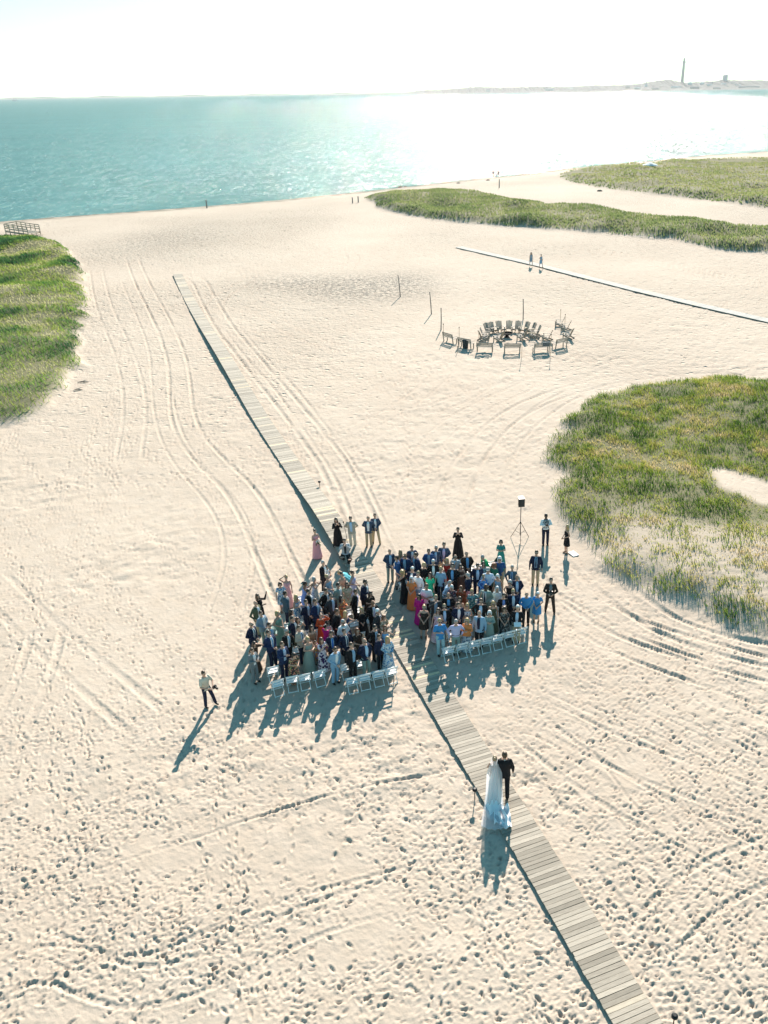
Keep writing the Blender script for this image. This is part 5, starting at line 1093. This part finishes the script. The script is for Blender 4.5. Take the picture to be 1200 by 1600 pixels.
RIGHT = [
 ((607.5, 861), 'm180', 'S', ['slateb', 'greyg', 'paleblue'], 'clasp', 'none', 'bald man in blue jacket and grey trousers beside the planks', 5, {}),
 ((621, 872), 'm178', 'S', ['blue', 'grey', 'ltblue'], 'clasp', 'short:db', 'bearded dark haired man in blue jacket turned to the left', -70, {}),
 ((626, 862), 'w165', 'D', ['peach'], 'down', 'long:sb', 'woman with long sandy hair in peach top seen from behind', 175, {}),
 ((635.5, 868), 'm182', 'S', ['navyb', 'olive', 'ltblue'], 'down', 'bald:br', 'man in navy jacket with light blue shirt and sunglasses, back row', -5, {'glasses': True, 'skin': 't'}),
 ((644, 853), 'm180', 'S', ['slateb', 'khaki', 'white'], 'clasp', 'short:br', 'man in blue jacket, white shirt and khaki trousers standing farthest back', 0, {}),
 ((650, 866), 'm180', 'S', ['navyb', 'greyg', 'ltblue'], 'down', 'short:br', 'man in navy jacket turned sideways below the blue jacket', -50, {}),
 ((670, 859), 'm180', 'S', ['blue', 'navy', 'ltblue'], 'clasp', 'short:br', 'man in mid blue suit and sunglasses, leftmost of the three at the back', -10, {'glasses': True}),
 ((680, 855), 'm182', 'S', ['slateb', 'khaki', 'paleblue'], 'down', 'short:gr', 'man in slate blue jacket and sunglasses, middle of the three at the back', 0, {'glasses': True}),
 ((691.5, 851), 'm182', 'S', ['slateb', 'khaki', 'lilac'], 'clasp', 'short:br', 'man in slate blue jacket and khakis, rightmost of the three at the back', -5, {}),
 ((630, 895), 'w168', 'D', ['black'], 'phone', 'curly:bd', 'woman with big curly blonde hair in black dress filming at the plank edge', -110, {}),
 ((643, 888), 'm178', 'S', ['navy', 'navy', 'white'], 'clasp', 'short:wh', 'white haired man in navy jacket with open white shirt, left rear', -5, {}),
 ((662, 884), 'w165', 'DF', ['black'], 'clasp', 'bob:bd', 'woman with blonde bob in black dress', 0, {}),
 ((677, 878), 'm180', 'S', ['black', 'black', 'white'], 'clasp', 'short:wh', 'white haired man in black suit beside the blonde bob', 0, {}),
 ((698, 876), 'w165', 'D', ['red'], 'wave/clasp', 'long:bd', 'blonde woman in bright red dress', -10, {}),
 ((711.5, 869), 'm180', 'S', ['ltgrey', 'greyg', 'paleblue'], 'clasp', 'bald:br', 'man in pale grey jacket with sunglasses near the back', 0, {'glasses': True}),
 ((720, 884), 'w168', 'D', ['mocha'], 'clasp', 'long:db', 'woman with long dark hair in dark brown sleeveless dress', -10, {}),
 ((707.5, 885), 'm180', 'S', ['black', 'black', 'skyb'], 'clasp', 'short:bl', 'man in black jacket with sky blue shirt and large sunglasses', 0, {'glasses': True}),
 ((688, 891), 'm180', 'T', ['ltblue', 'navy'], 'down', 'short:bd', 'blond man in short sleeved light blue shirt and sunglasses', -5, {'glasses': True}),
 ((670, 898), 'w168', 'DS', ['green'], 'down', 'long:br', 'woman in vivid mint green dress with sunglasses', -10, {'glasses': True}),
 ((652.5, 897), 'm182', 'H', ['white', 'ltblue'], 'down', 'short:sb', 'man in white shirt and light blue trousers, head lowered', -10, {}),
 ((731, 866), 'm182', 'S', ['dbrown', 'black', 'skyb'], 'clasp', 'none', 'bald man in dark jacket with blue shirt at the back centre', 0, {}),
 ((746, 882), 'm182', 'S', ['navy', 'navy', 'paleblue'], 'down', 'short:db', 'dark haired man in navy suit with pale shirt hanging open', 0, {}),
 ((757, 882), 'w165', 'ds', ['pteal'], 'clasp', 'long:db', 'dark haired woman in teal patterned top behind the light blue shirt', 0, {'glasses': True}),
 ((762, 866), 'm178', 'T', ['kelly', 'khaki'], 'chest', 'short:gr', 'grey haired man in bright green shirt leaning to one side', -60, {'bend': .45}),
 ((768, 868), 'w168', 'DF', ['black'], 'clasp', 'long:bl', 'person all in black bending just behind the bright green shirt', 60, {'bend': .5}),
 ((783.5, 847), 'w165', 'DS', ['tealg'], 'clasp', 'bob:db', 'dark haired woman in teal dress and glasses standing alone at the back', 0, {'glasses': True}),
 ((782, 873), 'm182', 'T', ['blue', 'khaki'], 'down', 'bob:wh', 'white haired man in dark blue shirt and khaki trousers', -10, {'glasses': True}),
 ((772, 883), 'w165', 'ds', ['deepgreen'], 'down', 'curly:au', 'woman with curly auburn hair in dark green dress seen from behind', 150, {}),
 ((763.5, 890), 'm184', 'H', ['paleblue', 'black'], 'clasp', 'hatcap', 'man in light blue shirt, black trousers and cap, arms folded low', 0, {'glasses': True}),
 ((780, 899), 'w162', 'D', ['ltblue'], 'down', 'bob:wh', 'woman with white bob in light blue dress and sunglasses', -10, {'glasses': True}),
 ((754, 901), 'w165', 'DF', ['proyal'], 'clasp', 'short:sb', 'person in royal blue patterned top with sunglasses', 0, {'glasses': True}),
 ((732.5, 898), 'm180', 'H', ['navy', 'salmon'], 'down', 'short:gr', 'man in navy shirt and pink trousers turned sideways', -120, {}),
 ((643, 905), 'w170', 'DS', ['orange'], 'clasp', 'long:wh', 'woman with long pale hair in orange wrap dress beside the planks', -5, {'glasses': True}),
 ((655, 929), 'w162', 'DF', ['magenta'], 'down', 'long:bl', 'woman in bright magenta tunic and sunglasses', -10, {'glasses': True, 'skin': 't'}),
 ((664.5, 916), 'm178', 'T', ['white', 'black'], 'clasp', 'short:br', 'man in white t-shirt with dark chest pocket', -5, {'skin': 't'}),
 ((679, 934), 'm182', 'S', ['charcoal', 'black', 'ltblue'], 'down/phone', 'short:sb', 'man in charcoal suit holding a hand to his mouth', -5, {}),
 ((660.5, 948), 'w168', 'd', ['dbrown'], 'clasp', 'bun:bd', 'blonde woman in short dark sleeveless dress beside the planks', 10, {'glasses': True}),
 ((695, 908), 'm178', 'H', ['paleblue', 'jeans'], 'clasp', 'short:gr', 'grey haired man in white and pale blue shirt leaning forward', 60, {'bend': .3}),
 ((705, 915), 'w160', 'DF', ['pdark'], 'chest', 'bob:wh', 'woman with white bob in dark floral jacket', -30, {}),
 ((722, 914), 'w168', 'DF', ['rust'], 'chest', 'long:au', 'auburn haired woman in rust brown dress looking down', -20, {'bend': .25}),
 ((699, 928), 'm182', 'S', ['black', 'black', 'skyb'], 'clasp', 'bald:br', 'balding man in black suit with sky blue shirt, block centre', 0, {'skin': 't'}),
 ((695, 947), 'm178', 'S', ['black', 'olive', 'paleblue'], 'clasp', 'short:sb', 'man in black jacket and olive trousers with red tinted glasses', 0, {'glasses': True}),
 ((715, 943), 'm182', 'S', ['navy', 'navy', 'white'], 'down', 'short:br', 'man in navy suit with open white shirt beside the black jacket', 0, {}),
 ((718, 936), 'w165', 'D', ['tan'], 'down', 'long:db', 'woman with long dark hair in tan dress behind the navy suit', -10, {}),
 ((738.5, 925), 'w165', 'ds', ['pteal'], 'wave/down', 'bun:bd', 'blonde woman in teal floral top with one arm raised', 10, {'glasses': True}),
 ((730.5, 947), 'w165', 'D', ['pnavy'], 'cross', 'long:bd', 'blonde woman in blue patterned dress with folded arms', 5, {'glasses': True}),
 ((758.5, 919), 'm182', 'S', ['greyg', 'greyg', 'white', 'navy'], 'clasp', 'short:br', 'man in grey green suit with navy tie', -5, {'skin': 'd', 'glasses': True}),
 ((775, 920), 'w165', 'DF', ['white'], 'clasp', 'long:wh', 'pale blonde woman wrapped in a white shawl', -10, {}),
 ((795, 909), 'w165', 'D', ['black'], 'down', 'bob:gr', 'grey haired woman in black sleeveless dress and sunglasses', 0, {'glasses': True}),
 ((809, 902), 'm182', 'S', ['navy', 'navyb', 'paleblue'], 'clasp', 'none', 'bald man in navy suit at the right edge of the crowd', 0, {'skin': 't'}),
 ((801, 888), 'm180', 'S', ['slate', 'slate', 'ltblue', 'blue'], 'down', 'short:gr', 'grey haired man in slate grey suit with blue tie at the right rear', 0, {}),
 ((785.5, 929), 'm180', 'S', ['black', 'black', 'periw'], 'chest', 'short:bl', 'black haired man in black suit looking down at his hands', 10, {}),
 ((802.5, 923), 'm180', 'S', ['navy', 'black', 'paleblue'], 'clasp', 'short:bd', 'fair haired man in navy jacket with pale blue shirt, right side', 0, {'glasses': True}),
 ((750.5, 938), 'm182', 'S', ['black', 'black', 'paleblue'], 'down', 'short:br', 'man in black suit with wide pale shirt front and sunglasses', 0, {'glasses': True}),
 ((770, 940), 'w165', 'D', ['olive'], 'down', 'long:bd', 'blonde woman in dark olive camisole with sunglasses', -5, {'glasses': True}),
 ((823, 926), 'm176', 'H', ['blues', 'black'], 'clasp', 'none', 'bald man in blue shirt with dark tie, head bowed', 5, {}),
 ((839.5, 926), 'w162', 'ds', ['blues'], 'clasp', 'short:wh', 'white haired woman in blue dress at the right end of the crowd', -5, {}),
 ((682, 955), 'w165', 'D', ['ppink'], 'down', 'long:br', 'woman with pink scarf over burgundy dress', 0, {'glasses': True}),
 ((688, 972), 'm176', 'T', ['blues', 'ltjean'], 'down/chest', 'short:bd', 'man in teal blue t-shirt and pale jeans, nearest the planks in the last row', 15, {'glasses': True}),
 ((712, 970), 'm178', 'H', ['lilac', 'greyg'], 'down', 'short:gr', 'man in lilac shirt and pale trousers, last row', 0, {}),
 ((728.5, 969), 'w165', 'C', ['orange', 'pnavy'], 'clasp', 'long:bd', 'blonde woman in orange cardigan over a patterned skirt, last row', 0, {'glasses': True}),
 ((749, 959), 'm182', 'S', ['ltblue', 'black', 'navy'], 'down', 'none', 'bald man in pale blue jacket over navy shirt, last row', 0, {}),
 ((765, 957), 'w162', 'DF', ['greyg'], 'chest', 'bob:wh', 'white haired woman in grey green dress with red scarf, last row', -5, {'glasses': True}),
 ((790, 952), 'w165', 'DS', ['pblack'], 'clasp', 'curly:br', 'woman in black dress with sunglasses and curly hair, last row', -10, {'glasses': True}),
 ((807.5, 951), 'm182', 'S', ['black', 'khaki', 'paleblue'], 'hold', 'short:wh', 'white haired man in black jacket and khakis reading a paper, last row', -5, {}),
]
OUT = [
 ((492.5, 829), 'w168', 'D', ['salmon'], 'chest', 'bun:db', 'woman in rose pink dress holding white flowers, left of the planks', 30, 'the wedding party and officiant', {'eyes': True}),
 ((526, 812), 'w168', 'DF', ['black'], 'phone', 'long:db', 'woman in long black dress standing on the planks, hands at her face', 15, 'the wedding party and officiant', {'lift': .12}),
 ((549, 810), 'm176', 'S', ['beige', 'cream', 'paleblue'], 'back', 'short:br', 'man in beige suit standing on the planks', 0, 'the wedding party and officiant', {'lift': .12, 'eyes': True}),
 ((574, 809), 'm178', 'S', ['slateb', 'khaki', 'white'], 'back', 'none', 'bald man in blue jacket and khakis, left of the pair beyond the planks', 0, 'the wedding party and officiant', {'eyes': True}),
 ((585.5, 805), 'm178', 'S', ['slateb', 'khaki', 'white'], 'clasp', 'short:br', 'brown haired man in blue jacket and khakis, right of the pair beyond the planks', 5, 'the wedding party and officiant', {'legs': 'wide', 'eyes': True}),
 ((715.5, 827), 'w170', 'DF', ['black'], 'phone', 'short:db', 'photographer in loose black clothes with elbows out behind the right-hand guests', 0, 'photographers and staff', {'legs': 'wide'}),
 ((854, 806), 'm180', 'V', ['black', 'navy', 'white'], 'chest', 'short:bl', 'man in black waistcoat over white sleeves near the grass', 5, 'photographers and staff', {'skin': 'd'}),
 ((887, 822), 'w166', 'd', ['black'], 'clasp', 'long:bd', 'blonde woman in short black dress by the grass edge', -70, 'photographers and staff', {}),
 ((838, 865), 'm182', 'S', ['navy', 'khaki', 'ltblue', 'navy'], 'down', 'short:br', 'man in navy jacket and khaki trousers standing apart behind the crowd', -10, 'photographers and staff', {'glasses': True}),
 ((861, 907), 'm180', 'S', ['dbrown', 'dbrown', 'grey'], 'hold', 'short:db', 'photographer in dark brown suit holding a camera at the right of the crowd', -5, 'photographers and staff', {'legs': 'wide'}),
]
def build_people():
    spots = []
    for (hx, hy), who, outf, cols, pose, hair, lab, face, kw in LEFT:
        t = person(hx, hy, who, outf, cols, pose, hair, lab, face, GL, **kw); spots.append(t.location.copy())
    for (hx, hy), who, outf, cols, pose, hair, lab, face, kw in RIGHT:
        t = person(hx, hy, who, outf, cols, pose, hair, lab, face, GR_, **kw); spots.append(t.location.copy())
    for (hx, hy), who, outf, cols, pose, hair, lab, face, grp, kw in OUT:
        t = person(hx, hy, who, outf, cols, pose, hair, lab, face, grp, **kw); spots.append(t.location.copy())
    # crouching photographer on the planks
    p = P(541, 877, .12); t = person(0, 0, 'm178', 'S', ['ltgrey', 'black', 'charcoal'], 'phone', 'short:db', 'crouching photographer in pale grey jacket and black trousers on the planks', 5, 'photographers and staff', pos=p, lift=.12, legs='kneel')
    def squat(me, key):
        if key in SQ: return SQ[key]
        m2 = me.copy(); 
        for v in m2.vertices:
            z = v.co.z
            if z < .92:       # fold the legs: thighs forward, shins back
                if z > .47: f = (z - .47) / .45; v.co.y += -.36 * (1 - f); v.co.z = .40 + .06 * f + (v.co.y + .36 * (1 - f)) * .2; v.co.x *= 1 + .9 * (1 - f)
                else: f = z / .47; v.co.y += -.36 * f + .02; v.co.x *= 1 + .9 * f; v.co.z = z * .85
            else: v.co.z = z - .46; v.co.y -= (z - .92) * .12
        SQ[key] = m2; return m2
    for ch in list(t.children):
        m_ = ch.material_slots[0].material; ch.data = squat(ch.data, ch.data.name); ch.material_slots[0].link = 'OBJECT'; ch.material_slots[0].material = m_
    # his camera
    def camera_at(root_loc, rz, off, lab, grp=None):
        c = empty('camera', (0, 0, 0)); M = Matrix.Rotation(rz, 4, 'Z'); o = M @ Vector(off); c.location = Vector(root_loc) + o; c.rotation_euler = (0, 0, rz); tag(c, lab, 'camera')
        MB().box((0, 0, 0), (.15, .07, .10)).obj('camera_body', M_BLACK, c); MB().tube([(0, -.03, 0), (0, -.17, 0)], [.036, .042], 12).obj('lens', M_BLACK, c); MB().box((0, 0, .06), (.05, .05, .03)).obj('viewfinder', M_BLACK, c)
        return c
    camera_at(t.location, t.rotation_euler.z, (0, -.36, 1.12), 'black camera held by the crouching photographer on the planks')
    # photographer alone on the left
    t = person(319, 1066, 'm178', 'T', ['cream', 'navy'], 'hold', 'short:br', 'photographer in untucked pale shirt and dark jeans, alone on the left sand', 55, 'photographers and staff', legs='wide', bend=.22, eyes=True, pos=P(330, 1103))
    t.rotation_euler = (math.radians(-3), math.radians(-4), math.radians(50))
    camera_at(t.location, math.radians(50), (.02, -.44, 1.13), 'dark camera in the hands of the lone photographer on the left')
    camera_at(Vector(spots[-1]), math.radians(-5), (0, -.42, 1.34), 'black camera held in front of the brown suit')
    # baby and toddler
    def infant(loc, rz, dress, hairm, lab):
        t = empty('person', loc, rz, .36); tag(t, lab, 'person', 'small children held in arms')
        use('body', get('body', 'w', 'chest', 'stand', 0.0), mat('skin_l', SK['l']), t); use('dress', get('dresssleeve', 'w', 'chest', 'stand', 0.0), dress, t); use('hair', get('hairshort', 'w', '', '', 0.0), hairm, t); return t
    p = place(502.5, 879, 1.85); infant((p[0] + .30, p[1] - .26, .98), 1.2, cm('white'), mat('hair_sb', HC['sb']), 'baby in white held by the man in black at the very back')
    p = place(560, 985, 1.65); infant((p[0] + .22, p[1] - .26, .88), .4, cm('tan'), mat('hair_bd', HC['bd']), 'toddler with blond hair held by the red haired woman')
    # bouquet in the hands of the woman in rose pink
    p = place(492.5, 829, 1.68); t = empty('bouquet', (p[0] + .13, p[1] - .30, 1.12)); tag(t, 'bouquet of white flowers and trailing leaves held by the rose pink dress', 'bouquet')
    mb = MB(); r = random.Random(4)
    for q in range(16): mb.ell((r.uniform(-.09, .09), r.uniform(-.07, .07), r.uniform(-.03, .09)), (.035, .035, .03), 8, 6)
    mb.obj('blossoms', mat('white_petals', (.75, .74, .70)), t)
    mb = MB()
    for q in range(18): a = r.uniform(0, 6.28); mb.beam((0, 0, 0), (math.cos(a) * .14, math.sin(a) * .09 - .02, r.uniform(-.32, .06)), .03, .006)
    mb.obj('leaves', mat('bouquet_leaf', (.04, .09, .03)), t)
    # reading paper
    p = place(807.5, 951, 1.82); o = MB().box((0, 0, 0), (.30, .21, .006), rx=.5).obj('paper', cm('white')); o.location = (p[0], p[1] - .52, 1.26); tag(o, 'white sheet of paper held by the white haired man in black jacket', 'paper')
    # ------------- the couple on the planks
    L0 = .13
    gx, gy = P(787, 1240, L0)
    t = person(0, 0, 'm182', 'S', ['black', 'black', 'white'], 'link/down', 'short:br', 'man in black suit walking the bride down the planks, seen from behind', 182, 'couple walking down the boardwalk', pos=(gx, gy), lift=L0, legs='walk', eyes=True); t.scale = (1.12, 1.12, 1.02)
    bx, by = gx - .32, gy - .02
    b = empty('person', (bx, by, L0), math.radians(176), 1.68 / 1.78); tag(b, 'bride in white gown with long veil and train, seen from behind on the planks', 'person', 'couple walking down the boardwalk')
    A = ('w', 'chest', 'stand', 0.0)
    use('body', get('body', *A), mat('skin_l', SK['l']), b); use('hair', get('hairbun', *A), mat('hair_sb', HC['sb'], .5, .25, 40), b)
    for s in (-1, 1): use('eye', EYE, mat('eye_dark', (.02, .015, .012), .2), b, (s * .030, -.083, 1.672))
    satin = mat('ivory_satin', (.80, .80, .80), .4, .03, 6, 0, .5)
    # gown: bodice and skirt with folds that run out behind as a train (local +y is behind her)
    n = 56; lv = [(1.29, .165, .130, 0), (1.12, .137, .10, 0), (1.0, .17, .12, .0), (.88, .20, .15, .02), (.60, .235, .20, .07), (.35, .28, .26, .16), (.15, .31, .36, .30), (.05, .34, .50, .48), (.02, .37, .62, .64)]
    mb = MB(); rr = []
    for z, rx, ry, cy in lv[::-1]:
        ring = []
        for k in range(n):
            a = 2 * math.pi * k / n; fold = 1 + (.055 * math.sin(a * 11 + z * 2) + .03 * math.sin(a * 19)) * max(0, 1 - z / 1.0)
            zz = z + (.02 * math.sin(a * 7) if z < .1 else 0); ring.append((rx * .82 * math.cos(a) * fold, cy + ry * math.sin(a) * fold, max(.012, zz)))
        rr.append(ring)
    mb.rings(rr, n); mb.obj('gown', satin, b, True)
    # train: a rippled cloth spread on the planks and sand to her right
    def cloth(name, m, U, V, fn, thick=.004, parent=None):
        v = [fn(i / (U - 1), j / (V - 1)) for j in range(V) for i in range(U)]; f = [(j * U + i, j * U + i + 1, (j + 1) * U + i + 1, (j + 1) * U + i) for j in range(V - 1) for i in range(U - 1)]
        me = bpy.data.meshes.new(name); me.from_pydata(v, [], f); me.polygons.foreach_set('use_smooth', [True] * len(f)); me.materials.append(m)
        o = link(bpy.data.objects.new(name, me), parent); md = o.modifiers.new('thickness', 'SOLIDIFY'); md.thickness = thick; return o
    def train(u, v_):
        x = (-.50 + v_ * -.12) + u * (.50 + .10 * v_); y = .50 + v_ * .95 + .10 * math.sin(u * 6.0); z = .05 + .055 * math.sin(u * 17 + v_ * 5) * (1 - .3 * v_) + .04 * math.sin(v_ * 13 + u * 9) + .05 * (1 - v_) 
        return (x, y, max(.012, z) + .0 )
    cloth('train', satin, 40, 40, train, .005, b)
    m = bpy.data.materials.new('veil_tulle'); m.use_nodes = True; tt = m.node_tree; bs = tt.nodes['Principled BSDF']; bs.inputs['Base Color'].default_value = (.82, .82, .84, 1); bs.inputs['Roughness'].default_value = .8
    tr = tt.nodes.new('ShaderNodeBsdfTransparent'); tl = tt.nodes.new('ShaderNodeBsdfTranslucent'); tl.inputs[0].default_value = (.85, .85, .87, 1); m1 = tt.nodes.new('ShaderNodeMixShader'); m2 = tt.nodes.new('ShaderNodeMixShader'); m1.inputs[0].default_value = .5; m2.inputs[0].default_value = .46
    tt.links.new(bs.outputs[0], m1.inputs[1]); tt.links.new(tl.outputs[0], m1.inputs[2]); tt.links.new(tr.outputs[0], m2.inputs[1]); tt.links.new(m1.outputs[0], m2.inputs[2]); tt.links.new(m2.outputs[0], tt.nodes['Material Output'].inputs[0])
    def veil(u, v_):
        a = (u - .5) * 2; z = 1.76 * (1 - v_) ** 1.0 if v_ < .001 else 1.76 - 1.70 * min(1, v_ / .72) ** .93
        wd = .07 + .17 * min(1, v_ * 4) + .10 * v_ + .22 * max(0, v_ - .6); back = .06 + .10 * min(1, v_ * 5) + .52 * min(1, v_ / .72) ** 2.2 + max(0, v_ - .72) * 3.4
        fold = .022 * math.sin(a * 13 + v_ * 3) * min(1, v_ * 3)
        return (a * wd, back + fold - a * a * (.10 + .05 * v_), max(.05 + .012 * math.sin(a * 20), z))
    cloth('veil', m, 44, 48, veil, .002, b)
    # man's hand holding hers is given by the linked arms; beach walkers on the far boardwalk
    for (b_, who, out_, cols, hair, lab, f) in (((829.5, 414.5), 'w170', 'd', ['greyb'], 'long:br', 'woman in grey dress walking on the far pale boardwalk, left of two', 20), ((845, 417.5), 'w168', 'd', ['ltblue'], 'bun:br', 'woman in light dress walking on the far pale boardwalk, right of two', 35)):
        p = P(*b_, .2); person(0, 0, who, out_, cols, 'clasp' if f > 30 else 'down', hair, lab, f, 'people strolling on the far boardwalk', pos=p, lift=gz(*p) + .18, legs='walk')
    for (b_, cols, lab, f) in (((770.5, 275.5), ['navy', 'khaki', 'white'], 'leftmost of three tiny strollers at the far water edge', 40), ((775, 275.5), ['white', 'navy', 'white'], 'middle one of three tiny strollers at the far water edge', 10), ((779, 275.5), ['black', 'black', 'white'], 'rightmost of three tiny strollers at the far water edge', -30)):
        p = P(*b_, -.3); person(0, 0, 'm178', 'H', cols[:2], 'down', 'short:db', lab, f, 'strollers by the far water', pos=p, lift=gz(*p), legs='walk')
    return spots
SQ = {}
spots = build_people()
def build_chairs(spots):
    u = Vector((.932, .362)); v = Vector((-.362, .932)); used = []
    proto = None
    ordn = ['first', 'second', 'third', 'fourth', 'fifth', 'sixth', 'seventh', 'eighth', 'ninth', 'tenth']
    def add(p, side, row, idx, jit):
        nonlocal proto
        rz = math.atan2(u.y, u.x) + random.uniform(-jit, jit)
        o = make_chair() if proto is None else copy_tree(proto); proto = proto or o
        o.location = (p.x, p.y, 0); o.rotation_euler = (0, 0, rz + math.pi)
        rowname = 'the last row' if row == 0 else f'the {ordn[row]} row from the back'
        tag(o, f'white folding chair, {ordn[idx]} {side} of the aisle in {rowname}', 'chair', f'white folding chairs {side} of the boardwalk')
    n = 0
    a0 = Vector(P(701, 1029)); 
    for row in range(7):
        cnt = 7 if row == 0 else 9
        for i in range(cnt):
            p = a0 + v * .93 * row + u * .545 * i + Vector((random.uniform(-.03, .03), random.uniform(-.04, .04)))
            if row == 0 or all((Vector((s.x, s.y)) - p).length > .42 for s in spots): add(p, 'right', row, i, .08); n += 1
    a0 = Vector(P(612, 1062))
    for row in range(8):
        cnt = 4 if row == 0 else (9 if row < 3 else 7)
        for i in range(cnt):
            p = a0 + v * .93 * row - u * .545 * i + Vector((random.uniform(-.03, .03), random.uniform(-.04, .04)))
            if row == 0 or all((Vector((s.x, s.y)) - p).length > .40 for s in spots): add(p, 'left', row, i, .08); n += 1
    print('chairs', n)
build_chairs(spots)
# ------------------------------------------------------------------ haze
def build_haze():
    mb = MB(); mb.box((0, 0, 0), (29000, 29000, 225)); me = mb.mesh('haze'); o = link(bpy.data.objects.new('haze', me)); o.location = (0, 0, 225 / 2 - 6); tag(o, None, None, None, 'stuff')
    o['label'] = 'pale sea haze over the whole bay'
    m = bpy.data.materials.new('haze'); m.use_nodes = True; t = m.node_tree; t.nodes.clear(); out = t.nodes.new('ShaderNodeOutputMaterial'); v = t.nodes.new('ShaderNodeVolumePrincipled')
    v.inputs['Color'].default_value = (.8, .82, .84, 1); v.inputs['Density'].default_value = HAZE; v.inputs['Anisotropy'].default_value = .15
    t.links.new(v.outputs[0], out.inputs['Volume']); me.materials.append(m)
HAZE = 6.0e-5
build_haze()
